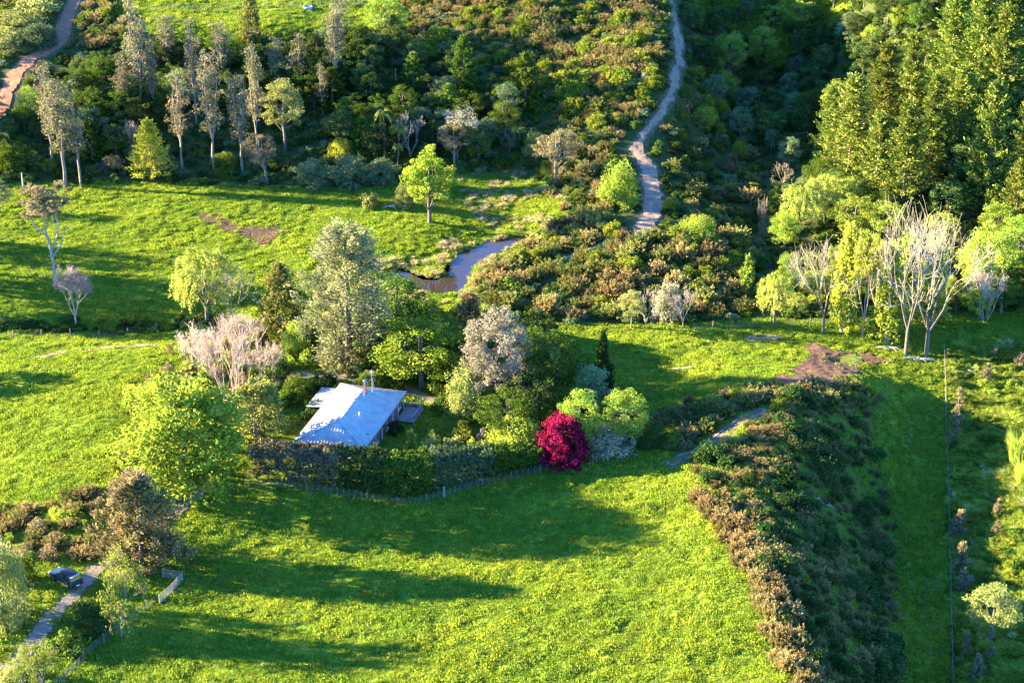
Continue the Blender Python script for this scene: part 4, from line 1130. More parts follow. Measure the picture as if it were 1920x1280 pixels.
# bare trees
def make_bare(kind, bark, H, n=1, trunk=0.25, stems=1, spread=0.55, up=0.35, depth=5, kids=3, r0=0.03, L0=0.26, rmin=0.022, buds=None, shrink=0.70, lean=0.0):
    for i in range(n):
        tb, tips = Tubes(), []
        if stems == 1:
            tb.path([np.array([0, 0, -0.4]), np.array([lean * H * 0.1, 0, H * trunk])], r0 * H, r0 * H * 0.8)
            for k in range(4):
                a = k * 1.57 + rng.random()
                grow(tb, (lean * H * 0.1, 0, H * trunk), (math.cos(a) * spread * 0.7 + lean, math.sin(a) * spread * 0.7, 1), H * L0, r0 * H * 0.5, depth - 1, spread, kids, up, tips, shrink, 0.1, rmin)
        else:
            for k in range(stems):
                a = k / stems * 6.28 + rng.random() * 0.6
                t_ = rng.uniform(0.1, 0.75)
                grow(tb, (math.cos(a) * 0.3, math.sin(a) * 0.3, -0.2), (math.cos(a) * t_ + lean, math.sin(a) * t_, 1), H * L0 * 1.25, r0 * H * 0.55, depth - 2, spread * 0.7, kids, up, tips, shrink, 0.08, rmin)
        A = np.array(tb.s); zmax = A[:, 5].max(); rr = np.percentile(np.hypot(A[:, 3], A[:, 4]), 97)
        cr = None
        if buds:
            lv = Leaves(); T_ = np.array(tips)
            lv.puffs(T_, 0.45, buds[1], buds[2], 1.0, 0.2)
            cr = lv.mesh(kind + '_crown', LM[buds[0]])
        rmx = max(v[6] for v in tb.s); thick = rmin + 0.16 * (rmx - rmin) + 1e-4
        tk, br = Tubes(), Tubes()
        for v in tb.s: (tk if v[6] > thick else br).s.append(v)
        reg(kind, tk.mesh(kind + '_trunk', BARK if bark is BARK_WHITE and stems == 1 and H > 10 and kind == 'bare_white' else bark, 5), cr, zmax, rr, br.mesh(kind + '_branches', bark, 3))
make_bare('bare_white', BARK_WHITE, 16.0, 3, trunk=0.16, spread=0.95, up=0.28, depth=5, L0=0.27, r0=0.022, rmin=0.020, shrink=0.76)
make_bare('bare_small', BARK_WHITE, 6.0, 2, trunk=0.10, spread=0.9, up=0.15, depth=5, L0=0.30, r0=0.020, rmin=0.014)
make_bare('bare_round', BARK_PINK, 7.5, 1, trunk=0.14, spread=0.75, up=0.2, depth=6, L0=0.24, r0=0.022, rmin=0.020, buds=('twig', 3, (0.5, 0.035)))
make_bare('bare_multi', BARK_PINK, 9.0, 1, stems=9, spread=0.85, up=0.2, depth=6, L0=0.26, r0=0.012, rmin=0.014)
make_bare('bare_brown', BARK_PINK, 6.5, 2, stems=7, spread=0.85, up=0.2, depth=6, L0=0.24, r0=0.014, rmin=0.014, buds=('twig', 2, (0.5, 0.035)))
make_bare('budding', BARK_WHITE, 14.0, 2, trunk=0.16, spread=0.6, up=0.4, depth=6, L0=0.24, r0=0.018, rmin=0.014, buds=('yellow', 5, (0.34, 0.24)))
make_bare('leafing', BARK_PALE, 8.0, 1, trunk=0.16, spread=0.8, up=0.15, depth=6, L0=0.24, r0=0.018, rmin=0.014, buds=('moss', 3, (0.24, 0.14)))
make_bare('twiggy', BARK_PALE, 3.0, 2, stems=9, spread=0.6, up=0.2, depth=5, L0=0.3, r0=0.014, rmin=0.016)

# tree ferns, flax and tussocks
def make_fern(n=2):
    for i in range(n):
        H = 5.0
        tb, lv = Tubes(), Leaves()
        tb.path([np.array([0, 0, -0.3]), np.array([0.1, 0, H * 0.5]), np.array([0, 0, H * 0.86])], 0.16, 0.12)
        for k in range(17):
            a = k / 17 * 6.28 + rng.normal() * 0.1; e = rng.uniform(0.25, 0.75); Lf = rng.uniform(1.7, 2.2)
            d0 = np.array([math.cos(a), math.sin(a), 0]); side = np.array([-math.sin(a), math.cos(a), 0])
            pts = []
            for q in np.linspace(0, 1, 13):
                pts.append(np.array([0, 0, H * 0.86]) + d0 * Lf * q + np.array([0, 0, Lf * (e * q - 0.85 * q * q)]))
            pts = np.array(pts)
            tb.path(pts[::3], 0.03, 0.008)
            for sg in (-1, 1):
                q = np.linspace(0, 1, 13)[1:]; w = 0.42 * np.sin(np.clip(q * 1.15, 0, 1) * np.pi) ** 0.6 + 0.06
                fw = unit(pts[1:] - pts[:-1]); Uo = unit(side * sg + fw * 0.5 + np.array([0, 0, -0.25]))
                lv.add(pts[1:] + Uo * (w * 0.5)[:, None], Uo, unit(np.cross(fw, Uo)), w, 0.2, rng.random(12) * 0.5 + 0.3 * q)
        reg('fern', tb.mesh('fern_trunk', BARK_DARK, 5), lv.mesh('fern_fronds', LM['frond']), H, 2.0)
make_fern()

def make_blades(kind, mat, n, H, r, count, width, lean=0.6):
    for i in range(n):
        a = rng.random(count) * 6.28; rad = r * 0.35 * np.sqrt(rng.random(count))
        base = np.stack([np.cos(a) * rad, np.sin(a) * rad, np.zeros(count) - 0.05], 1)
        tilt = lean * (0.2 + 0.9 * rng.random(count))
        b = a + rng.normal(size=count) * 0.4
        d = unit(np.stack([np.cos(b) * tilt, np.sin(b) * tilt, np.ones(count)], 1)); Lh = H * rng.uniform(0.6, 1.1, count)
        side = unit(np.cross(d, rand_dirs(count))); w = width * rng.uniform(0.7, 1.3, count)
        mid = base + d * (Lh * 0.6)[:, None]
        tip = mid + unit(d + np.stack([np.cos(b), np.sin(b), -0.5 * np.ones(count)], 1) * 0.7) * (Lh * 0.45)[:, None]
        V = np.stack([base - side * w[:, None] * 0.5, base + side * w[:, None] * 0.5, mid + side * w[:, None] * 0.45, mid - side * w[:, None] * 0.45,
                      mid - side * w[:, None] * 0.45, mid + side * w[:, None] * 0.45, tip + side * w[:, None] * 0.08, tip - side * w[:, None] * 0.08], 1).reshape(-1, 3)
        F = np.arange(len(V)).reshape(-1, 4)
        t = np.repeat(np.clip(rng.random() * 0.4 + rng.random(count) * 0.6, 0, 1), 2)
        reg(kind, None, np_mesh(kind, V, F, LM[mat], t), H, r)
make_blades('tussock', 'dry', 3, 0.8, 0.6, 90, 0.035)
make_blades('rush', 'rush', 3, 0.8, 0.6, 90, 0.035)
make_blades('flax', 'rush', 2, 2.2, 1.6, 170, 0.06)
fence('hedge_fence', [(462, 908), (560, 917), (650, 930), (765, 948), (830, 932), (900, 911), (970, 895), (1040, 880)], 'post and batten fence along the shaded foot of the hedge', strainers=(33, 56))
fence('hill_fence', [(280, 22), (360, 19), (440, 17), (520, 15), (600, 12), (720, 8)], 'post and wire fence crossing the top paddock', step=1.0, every=4)
fence('strip_fence', [(1770, 660), (1773, 760), (1776, 870), (1779, 980), (1782, 1100), (1786, 1290)], 'long straight wire fence between the grass strip and the wetland', step=2.2, every=2)
fence('ditch_fence', [(-30, 634), (60, 632), (170, 632), (260, 624), (330, 614)], 'sparse wire fence beside the stream ditch', step=4.5, every=1, wires=3, big=1.6)
fence('drive_fence', [(90, 1300), (135, 1262), (170, 1222), (205, 1196), (240, 1166), (280, 1140), (310, 1122)], 'wire fence between the drive verge and the near paddock', step=1.3, every=3)
fence('garden_fence', [(1112, 868), (1135, 862), (1160, 856), (1190, 848)], 'small pale batten fence in front of the white flowering bush', step=0.55, every=5, meshes=(_postp, _postp), wires=2, big=0.6)
fence('paddock_fence', [(232, 905), (250, 860), (262, 800), (272, 750), (290, 690)], 'sparse wire fence at the edge of the sloping paddock', step=4.0, every=1, wires=3, meshes=(_postp, _postp), big=0.9)
fence('row_fence', [(1300, 618), (1420, 612), (1540, 608), (1650, 604), (1760, 600)], 'wire fence running behind the bare trees of the paddock row', step=3.2, every=1, wires=3)

def rail_fence():
    P = [at(*p) for p in ((306, 1082), (342, 1088), (324, 1110), (300, 1132))]
    root = link(bpy.data.objects.new('rail_yard', None)); root.location = P[0]
    tag(root, 'pale timber stock rails at the corner of the near paddock', 'fence')
    L0 = P[0]
    for p in P:
        o = link(bpy.data.objects.new('post', _postp), root); o.location = p - L0
    for a, b in zip(P[:-1], P[1:]):
        m = (a + b) / 2
        o = link(bpy.data.objects.new('post', _postp), root); o.location = Vector((m.x, m.y, float(ground(m.x, m.y)))) - L0; o.scale = (0.8, 0.8, 0.95)
        for k in range(4):
            bm = bmesh.new(); z = Vector((0, 0, 0.25 + k * 0.32)); beam(bm, a - L0 + z, b - L0 + z, 0.05, 0.14); bm_obj('rail', bm, M_POSTP, root)
rail_fence()

# old post, trough, logs
def old_post(px, py, h, w, label):
    P = at(px, py); bm = bmesh.new()
    cyl(bm, (0, 0, -0.3), (w * 0.2, 0, h * 0.6), w, w * 0.85, 8); cyl(bm, (w * 0.2, 0, h * 0.6), (w * 0.1, 0.03, h), w * 0.85, w * 0.55, 8)
    o = bm_obj('dead_trunk', bm, M_DEADW, None); o.location = P; tag(o, label, 'stump')
old_post(45, 368, 4.6, 0.16, 'bare dead pole standing in the shade at the valley edge')
old_post(768, 140, 5.0, 0.15, 'dead pale pole rising from the bush below the gorse hill')
old_post(742, 160, 3.4, 0.14, 'short dead stub left of the dead pale pole')
def trough(px, py, r, label):
    P = at(px, py)
    root = link(bpy.data.objects.new('water_trough', None)); root.location = P; tag(root, label, 'trough')
    bm = bmesh.new(); n = 20
    prof = [(r, -0.1), (r * 0.98, 0.55), (r * 0.86, 0.55), (r * 0.84, 0.15)]
    rings = [[bm.verts.new((math.cos(t) * q, math.sin(t) * q, z)) for t in np.arange(n) / n * 6.2832] for q, z in prof]
    for a, b in zip(rings[:-1], rings[1:]):
        for i in range(n): bm.faces.new((a[i], a[(i + 1) % n], b[(i + 1) % n], b[i]))
    bm_obj('basin', bm, M_CONC, root)
    bm = bmesh.new(); bm.faces.new([bm.verts.new((math.cos(t) * r * 0.85, math.sin(t) * r * 0.85, 0.42)) for t in np.arange(n) / n * 6.2832]); bm_obj('water', bm, M_GLASS, root)
trough(1822, 697, 0.75, 'round concrete water trough in the wetland')
trough(577, 17, 1.0, 'round grey trough in the top paddock')
def logs(px, py, n, L_, label, name='fallen_branch', seed=0, r=0.09):
    P = at(px, py); tb = Tubes()
    for k in range(n):
        a = rng.uniform(-0.5, 0.5) + (0 if k == 0 else rng.uniform(-0.8, 0.8)); l = L_ * (1 if k == 0 else rng.uniform(0.3, 0.7)); x0 = -l / 2 + (0 if k == 0 else rng.uniform(-0.3, 0.3) * L_)
        pts = [np.array([x0 + l * q * math.cos(a), l * (q - 0.3) * math.sin(a) * 0.8, 0.15 + 0.25 * math.sin(q * 3) + 0.15 * rng.random()]) for q in (0, 0.35, 0.7, 1.0)]
        for p in pts: p[2] += float(ground(P.x + p[0], P.y + p[1])) - P.z
        tb.path(pts, r * (1 if k == 0 else 0.6), r * 0.3)
    o = link(bpy.data.objects.new(name, tb.mesh(name, M_DEADW, 5))); o.location = P; tag(o, label, 'branch')
logs(748, 390, 9, 4.8, 'pale dead branch lying beside the lone green paddock tree', r=0.12)
logs(1282, 693, 9, 3.4, 'heap of dead sticks lying on the open near right paddock', r=0.05)
logs(1722, 676, 9, 5.0, 'fallen white boughs under the widest bare tree', r=0.12)
logs(1668, 655, 6, 4.0, 'fallen pale branch under the tall brown trunked tree')
logs(1545, 946, 12, 3.4, 'grey dead branches tangled on the shaded near bank', r=0.035)

# ------------------------------------------------------------------ hedge
def hedge():
    P = poly_at([(470, 899), (560, 908), (650, 921), (764, 938), (830, 922), (900, 904), (1015, 879)])
    root = link(bpy.data.objects.new('garden_hedge', None)); b0 = Vector((*P[0], float(ground(*P[0])))); root.location = b0
    tag(root, 'long tall dark hedge between the farmhouse and the near paddock', 'hedge')
    pts = along(P, 0.42)
    n = len(pts)
    segs = [(0.0, 0.30, 'olive', 'brownish grey clipped stretch of the hedge'), (0.30, 0.46, 'bush', 'dark green stretch of the hedge'), (0.46, 0.63, 'green', 'bright green leafy stretch of the hedge'), (0.63, 0.84, 'blue', 'bluish green stretch of the hedge'), (0.84, 1.0, 'green', None)]
    tb = Tubes()
    for s0, s1, mat, lab in segs:
        lv = Leaves()
        for i in range(int(n * s0), int(n * s1)):
            p = pts[i]; q = pts[min(i + 1, n - 1)] if i < n - 1 else p + (p - pts[i - 1])
            d = unit(q - p); nn = np.array([-d[1], d[0]])
            f = i / n
            H = 4.5 + 0.8 * math.sin(f * 3.3) - 1.5 * max(0, f - 0.62) / 0.38 + 0.5 * (float(vnoise(p[0], p[1], 2.2, 61)) - 0.5)
            Wd = 1.7
            C = []
            for k in range(15):
                z = rng.uniform(0.08, 0.98) * H; u = rng.choice([-1, -1, 1]) * Wd * rng.uniform(0.75, 1.0) if k < 9 else rng.uniform(-1, 1) * Wd
                if k >= 9: z = H * rng.uniform(0.86, 1.03)
                c = p + nn * (u + Wd)
                C.append([c[0] - b0.x, c[1] - b0.y, float(ground(*c)) - b0.z + z * (1 if abs(u) < Wd * 0.8 else 0.95)])
            lv.puffs(np.array(C), rng.uniform(0.35, 0.62, len(C)), 34, (0.27, 0.19), 1.0, 0.6)
            if i % 5 == 0:
                c = p + nn * Wd; z0 = float(ground(*c)) - b0.z
                tb.path([np.array([c[0] - b0.x, c[1] - b0.y, z0 - 0.2]), np.array([c[0] - b0.x, c[1] - b0.y, z0 + H * 0.85])], 0.09, 0.03)
        o = link(bpy.data.objects.new('foliage', lv.mesh('hedge_foliage', LM[mat])), root)
        if lab: o['label'] = lab
    link(bpy.data.objects.new('stems', tb.mesh('hedge_stems', BARK_DARK, 4)), root)
hedge()
# ------------------------------------------------------------------ placing plants
def top_height(P, px, py_top):
    dx, dy, dz = ray(px, py_top)
    return float(CAM_H + dz * (P.y / dy) - P.z)

def px_scale(P):
    return FPX / (P.y * CP + (CAM_H - P.z) * SP)

def gz(x, y): return Vector((x, y, float(ground(x, y))))
def put(kind, P, h, halfw, label, cat, name, group=None, rz=None, lean=None, variant=None):
    if kind.startswith('shrub_') and h > 3.3 and 'dome_' + kind[6:] in PROTO: kind = 'dome_' + kind[6:]
    v = PROTO[kind][random.randrange(len(PROTO[kind])) if variant is None else variant % len(PROTO[kind])]
    trunk, crown, H, r, br = v
    parts = [(n, m) for n, m in (('trunk', trunk), ('crown', crown), ('branches', br)) if m is not None]
    shrubby = kind.startswith(('shrub', 'hedge_bush', 'dome'))
    if shrubby:
        parts = [('stems', trunk), ('foliage', crown)]
    sx = halfw / r; sz = h / H
    root = bpy.data.objects.new(name, None if len(parts) > 1 else parts[0][1])
    root.location = P
    root.rotation_euler = (lean[0] if lean else 0, lean[1] if lean else 0, random.random() * 6.28 if rz is None else rz)
    root.scale = (sx, sx * random.uniform(0.92, 1.08), sz)
    COL.objects.link(root)
    tag(root, label, cat, group)
    if len(parts) > 1:
        root.empty_display_size = 0.3
        for n, m in parts:
            c = bpy.data.objects.new(n, m)
            COL.objects.link(c); c.parent = root
    return root

def T(kind, px, by, ty, wpx, name, label, cat='tree', group=None, **kw):
    """a plant whose foot is seen at (px, by), whose top at ty, and whose crown is wpx wide"""
    P = at(px, by)
    if kind.startswith(('shrub', 'maple', 'gorse')):          # the pixel row is the front edge of the dome
        P = gz(P.x * (1 + 0.7 * wpx / px_scale(P) / 2 / P.y), P.y + 0.7 * wpx / px_scale(P) / 2)
    h = top_height(P, px, ty)
    return put(kind, P - Vector((0, 0, 0.05)), h, wpx / px_scale(P) / 2, label, cat, name, group, **kw)

# --- single trees around the valley floor
T('cloud', 103, 536, 345, 104, 'kanuka_tree', 'tall lone tree with forked white trunk and flat brown crown in the valley paddock', rz=0.1)
T('bare_round', 143, 613, 503, 74, 'bare_tree', 'round leafless pinkish tree on the bank of the stream ditch')
T('willow', 388, 606, 466, 122, 'willow_tree', 'pale yellow-green drooping willow standing beside a bare spreading tree', variant=0)
T('bare_small', 436, 608, 500, 100, 'bare_tree', 'leafless pale tree spreading its branches in front of the willow', variant=0)
T('totara', 530, 632, 493, 108, 'totara_tree', 'dark olive conical tree between the willow and the tall grey cypress')
T('cypress', 655, 690, 424, 172, 'cypress_tree', 'tallest grey-green feathery cypress behind the house')
T('shrub_lime', 555, 668, 604, 58, 'shrub', 'light green bush at the foot of the grey cypress', 'shrub')
T('field', 806, 418, 278, 108, 'field_tree', 'bright green lone tree with a clear trunk on the paddock above the pond')
T('bare_multi', 436, 772, 604, 150, 'bare_tree', 'large leafless many-stemmed pale tree beside the left paddock', variant=0)
T('bare_brown', 372, 700, 615, 90, 'bare_shrub', 'leafless pinkish thicket shrub behind the many-stemmed bare tree', 'shrub', variant=0)
T('bare_brown', 450, 660, 590, 90, 'bare_shrub', 'leafless brown thicket shrub in front of the dark conical tree', 'shrub', variant=1)
T('bare_brown', 340, 775, 700, 70, 'bare_shrub', 'low leafless pink shrub at the edge of the left paddock', 'shrub', variant=0)
T('bare_brown', 505, 720, 640, 80, 'bare_shrub', 'leafless reddish shrub between the bare tree and the grey cypress', 'shrub', variant=1)
T('lime', 345, 932, 712, 250, 'lime_tree', 'largest lime green leafy tree at the hedge end beside the drive', variant=0)
T('roundtree', 482, 850, 708, 120, 'round_tree', 'rounded olive green tree between the house and the largest lime tree')
T('brownconifer', 268, 1055, 886, 168, 'brown_conifer', 'dark brown feathery conifer beside the drive below the lime tree')
T('leafing', 228, 1192, 1040, 136, 'leafing_tree', 'small forked tree coming into leaf beside the drive and paddock rails')
T('shrub_dark', 172, 1200, 1128, 84, 'shrub', 'dark green bush on the drive verge beside the forked tree', 'shrub')
T('shrub_green', 130, 1240, 1180, 84, 'shrub', 'mid green bush by the paddock fence on the drive verge', 'shrub')
T('leafing', 80, 1300, 1200, 110, 'leafing_tree', 'sparse leafing shrub tree in the bottom corner by the drive')
T('shrub_pale', 30, 1290, 1240, 70, 'shrub', 'pale green bush in the bottom corner by the drive', 'shrub')
T('shrub_pale', 10, 1190, 1010, 112, 'pinkish_shrub', 'broad green and pinkish bush opposite the parked car', 'shrub', variant=1)
T('silver', 2, 1120, 1005, 60, 'silver_tree', 'greyish pink blossoming tree at the frame edge beside the parked car')
T('shrub_green', 48, 1100, 1040, 50, 'leafy_shrub', 'yellow-green shrub just ahead of the parked car', 'shrub')

# --- garden around the house
T('green', 745, 640, 520, 130, 'garden_tree', 'dark green garden tree behind the layered yellow-green tree', variant=0)
T('layered', 790, 728, 600, 176, 'layered_tree', 'yellow-green layered garden tree behind the gravel yard')
T('green', 712, 690, 610, 110, 'garden_tree', 'dark green garden tree between the tall cypress and the layered tree', variant=1)
T('green', 868, 712, 612, 100, 'garden_tree', 'dark green tree left of the silver-grey tree', variant=2)
T('shrub_moss', 835, 742, 668, 84, 'shrub', 'yellowish bush between the layered tree and the pale rounded bush', 'shrub')
T('shrub_moss', 740, 724, 660, 90, 'shrub', 'yellowish bush in front of the layered tree trunk', 'shrub')
T('bush', 1000, 800, 690, 100, 'garden_tree', 'dark bush tree between the mid green tree and the cone-shaped cypress')
T('shrub_green', 920, 800, 742, 76, 'shrub', 'green bush at the foot of the silver-grey tree', 'shrub')
T('brownconifer', 882, 632, 548, 66, 'brown_conifer', 'small brown conifer at the edge of the garden near the pond')
T('silver', 932, 770, 580, 140, 'silver_tree', 'large silver-grey leaved tree in the middle of the garden')
T('shrub_pale', 876, 786, 680, 100, 'shrub', 'pale green rounded bush at the end of the gravel yard', 'shrub', variant=0)
T('green', 1040, 775, 628, 100, 'garden_tree', 'dark green garden tree between the silver tree and the clipped cone', variant=1)
T('smallcone', 986, 766, 662, 60, 'young_conifer', 'fresh green young conifer in front of the silver-grey tree')
T('cone', 1130, 738, 624, 52, 'clipped_cypress', 'dark clipped cone-shaped cypress at the paddock edge', rz=1.0)
T('bluebush', 1108, 785, 688, 92, 'garden_tree', 'grey-green bushy tree below the cone-shaped cypress')
T('yellowbush', 1085, 842, 734, 88, 'garden_tree', 'bright green upright tree just behind the red maple', variant=0)
T('yellowbush', 1172, 838, 736, 92, 'garden_tree', 'bright green tree behind the white flowering bush', variant=1)
T('green', 955, 830, 735, 122, 'garden_tree', 'mid green bushy tree behind the round yellow-green bush', variant=2)
T('shrub_yellow', 966, 874, 788, 128, 'shrub', 'round yellow-green bush left of the red maple', 'shrub')
T('maple', 1054, 882, 778, 108, 'red_maple', 'dome-shaped crimson maple at the corner of the garden fence')
T('shrub_white', 1148, 862, 790, 92, 'shrub', 'white flowering bush behind the small pale fence', 'shrub')
T('shrub_lilac', 903, 838, 800, 26, 'shrub', 'small lilac flowering bush beside the round yellow-green bush', 'shrub')
T('shrub_green', 828, 778, 735, 44, 'shrub', 'small flat topped green tree on the gravel yard', 'shrub')
T('shrub_dark', 742, 818, 785, 30, 'shrub', 'small dark bush against the house wall beside the deck', 'shrub')
T('shrub_pale', 670, 712, 676, 44, 'shrub', 'pale brownish bush just behind the roof of the house', 'shrub')
T('shrub_dark', 610, 745, 700, 60, 'shrub', 'dark bush beside the lean-to roof of the house', 'shrub')
T('shrub_green', 560, 760, 705, 70, 'shrub', 'mid green bush between the round olive tree and the lean-to', 'shrub')
T('shrub_dark', 590, 790, 752, 50, 'shrub', 'low dark bush under the eaves on the sunny side of the house', 'shrub')
T('shrub_lime', 700, 730, 690, 60, 'shrub', 'light green bush behind the aerial mast of the house', 'shrub')
T('shrub_green', 740, 735, 695, 60, 'shrub', 'green bush beside the gravel yard behind the roof', 'shrub')
T('shrub_brown', 650, 650, 610, 46, 'shrub', 'brownish bush at the foot of the tall cypress', 'shrub')
T('green', 820, 660, 585, 90, 'garden_tree', 'leafy green tree between the layered tree and the brown conifer', variant=0)
T('totara', 700, 700, 640, 80, 'garden_tree', 'olive green conifer bush directly behind the house aerial')
T('shrub_green', 900, 700, 640, 80, 'shrub', 'green bush under the silver-grey tree', 'shrub')
T('green', 1010, 690, 618, 90, 'garden_tree', 'green tree at the back of the garden beside the paddock', variant=2)
T('shrub_lime', 1040, 850, 800, 60, 'shrub', 'light green bush tucked behind the red maple', 'shrub')
T('shrub_dark', 1215, 845, 785, 70, 'shrub', 'dark bush beside the bright green tree at the bank track', 'shrub')

for px, by, ty, w, lab in ((772, 872, 806, 40, 'tall yellow-green shoots behind the middle of the hedge'), (810, 866, 812, 46, 'pale bush of upright shoots behind the hedge bend'), (850, 862, 818, 46, 'pale yellow bush inside the hedge towards the lilac bush'),
                           (690, 850, 812, 18, 'thin young shoots in front of the roof edge'), (885, 870, 822, 40, 'olive bush inside the hedge beside the lilac bush')):
    T('smallcone' if w < 45 else 'shrub_pale', px, by, ty, w, 'shrub', lab, 'shrub')

# --- right hand row by the paddock
T('bare_white', 1543, 624, 436, 156, 'bare_tree', 'pale bare branched tree at the near end of the paddock row', variant=0)
T('column', 1580, 622, 420, 62, 'poplar_tree', 'narrow yellow-green poplar between bare trees of the paddock row', variant=0)
T('budding', 1617, 634, 436, 80, 'budding_tree', 'half-leafed pale tree next to the narrow poplar', variant=0)
T('column', 1662, 640, 462, 66, 'poplar_tree', 'lower yellow-green leafy poplar next to the brown trunked bare tree', variant=1)
T('budding', 1640, 600, 450, 76, 'budding_tree', 'half-leafed tree at the back of the paddock row', variant=1)
T('bare_white', 1698, 664, 398, 180, 'bare_tree', 'tall bare tree with a brown trunk in the paddock row', variant=1)
T('bare_white', 1736, 668, 388, 220, 'bare_tree', 'widest bare white tree with low spreading boughs beside the wallow', variant=0)
T('column', 1690, 610, 440, 70, 'poplar_tree', 'yellow-green poplar hidden behind the widest bare white tree', variant=0)
T('column', 1745, 605, 460, 66, 'poplar_tree', 'yellow-green poplar behind the tall bare tree', variant=1)
T('bare_brown', 1846, 600, 504, 86, 'bare_tree', 'leafless brown twiggy tree at the end of the paddock row', variant=0)
T('yellowbush', 1845, 560, 425, 110, 'leafy_tree', 'bright yellow-green tree behind the brown twiggy tree', variant=2)
T('yellowbush', 1905, 520, 400, 90, 'leafy_tree', 'yellow-green tree at the frame edge under the pines', variant=0)
T('willow', 1452, 606, 514, 74, 'willow_shrub', 'wispy pale willow bush next to the paddock row', variant=1)
T('smallcone', 1400, 552, 478, 46, 'young_tree', 'small pointed light green tree among the gorse', variant=0)
T('yellowbush', 1478, 560, 476, 50, 'leafy_tree', 'fresh green tree behind the wispy willow bush', variant=1)
T('bare_small', 1280, 614, 538, 62, 'bare_tree', 'low leafless white tree on the far edge of the near right paddock', variant=0)
T('bare_small', 1210, 616, 545, 46, 'bare_tree', 'upright leafless white saplings between two pale bushes', variant=1)
T('shrub_white', 1250, 606, 526, 56, 'shrub', 'whitish green bush beside the low leafless white tree', 'shrub')
T('pale', 1184, 616, 544, 52, 'pale_tree', 'small pale leaved tree at the edge of the paddock below the gorse')
T('shrub_lime', 1160, 394, 302, 80, 'shrub', 'rounded fresh green bush beside the clay path', 'shrub')
T('shrub_lime', 1306, 462, 405, 80, 'shrub', 'rounded light green bush among gorse beyond the clay path', 'shrub')
T('shrub_pale', 692, 394, 362, 36, 'shrub', 'straw coloured tussock bush beside the dead log', 'shrub')
T('shrub_pale', 760, 394, 345, 44, 'shrub', 'pale bush behind the lone green paddock tree', 'shrub')

# --- left hill
SL = 'slender grey-leaved trees on the left hill'
for a in [(268, 232, -16, 56, 'tallest slender grey tree rising past the top paddock'), (292, 236, 62, 34, 'thin slender tree close beside the tallest one'), (238, 232, 98, 46, 'short slender grey tree left of the tallest one'),
          (342, 318, 132, 46, 'slender pale tree standing clear on the lower slope'), (368, 236, 34, 44, 'slender tree with dark crown below the top paddock'), (402, 324, 94, 56, 'slender two-topped tree above the stream scrub'),
          (455, 322, 140, 48, 'slender leaning trunked tree low on the hill'), (484, 298, 84, 44, 'slender tree with long bare white trunk'), (100, 320, 118, 50, 'slender grey tree beside the red clay road'),
          (122, 350, 152, 64, 'wide slender grey tree at the foot of the left hill'), (152, 348, 175, 50, 'slender grey tree right of the widest grey one'), (632, 190, -12, 44, 'tall slender tree next to the gorse hill'),
          (606, 214, 118, 32, 'thin slender tree in the shade of the hill'), (640, 120, -25, 40, 'slender grey tree crossing the top paddock fence line'), (560, 190, 60, 44, 'slender tree in the dark middle of the hill'),
          (520, 180, 70, 40, 'slender tree behind the pale broadleaf tree'), (320, 150, 28, 44, 'slender tree on the upper slope under the top paddock'), (420, 170, 40, 46, 'slender grey tree at the head of the slope')]:
    T('slender', a[0], a[1], a[2], a[3] * 1.0, 'slender_tree', a[4], 'tree', SL)
T('totara', 472, 92, -18, 60, 'conifer_tree', 'bushy grey conifer standing at the top paddock edge')
T('golden', 284, 332, 224, 84, 'golden_conifer', 'golden yellow cone-shaped conifer at the foot of the left hill', rz=0.4)
T('fern', 275, 236, 200, 30, 'tree_fern', 'tree fern with spread fronds just above the golden conifer')
T('yellowbush', 60, 226, 162, 52, 'leafy_tree', 'bright yellow-green bush tree beside the red clay road', variant=0)
T('kanuka', 502, 344, 248, 64, 'windswept_tree', 'windswept brown tree leaning over the edge of the valley paddock', lean=(0, 0.18))
T('pale', 535, 282, 150, 84, 'pale_tree', 'pale green broad tree in the shade of the left hill', variant=0)
T('bare_brown', 248, 290, 226, 44, 'bare_shrub', 'leafless pink shrub just behind the golden conifer', 'shrub', variant=1)
T('yellowbush', 722, 82, -6, 84, 'leafy_tree', 'yellow-green round tree at the end of the top paddock', variant=1)
T('talltree', 870, 182, 66, 60, 'upright_tree', 'upright light green tree below the gorse hill', variant=0)
T('talltree', 985, 206, 98, 76, 'upright_tree', 'taller light green tree right of its upright neighbour', variant=1)
T('whitebloom', 866, 290, 200, 78, 'flowering_tree', 'white feathery blossoming tree at the foot of the gorse hill')
T('kanuka', 852, 314, 236, 60, 'kanuka_tree', 'brown thin-leaved tree in front of the white blossoming tree')
T('kanuka', 1042, 350, 246, 86, 'kanuka_tree', 'grey-brown rounded tree on the bank left of the fresh green bush')
T('shrub_pale', 1002, 300, 244, 50, 'shrub', 'pale green bush behind the grey-brown rounded tree', 'shrub')
T('fern', 722, 304, 204, 44, 'tree_fern', 'tallest tree fern with a bare trunk above the valley paddock')
T('fern', 748, 300, 232, 42, 'tree_fern', 'shorter tree fern right of the tallest one')
T('fern', 702, 302, 270, 30, 'tree_fern', 'small low tree fern beside the tallest one')
T('fern', 972, 282, 238, 46, 'tree_fern', 'broad tree fern under the gorse hill')
T('fern', 746, 318, 270, 28, 'tree_fern', 'low tree fern at the feet of the taller ferns')
T('smallcone', 892, 290, 244, 36, 'young_tree', 'small fresh green tree right of the white blossoming tree', variant=1)
T('bare_small', 770, 300, 215, 70, 'bare_tree', 'leafless grey tree sprawling beside the tree ferns', variant=1)
T('pale', 632, 268, 215, 60, 'pale_tree', 'bluish pale tree in the hill shade above the paddock', variant=1)
T('shrub_blue', 590, 358, 300, 70, 'shrub', 'grey-blue bush at the paddock edge under the left hill', 'shrub')
T('shrub_blue', 655, 356, 290, 80, 'shrub', 'large bluish bush at the paddock edge', 'shrub')
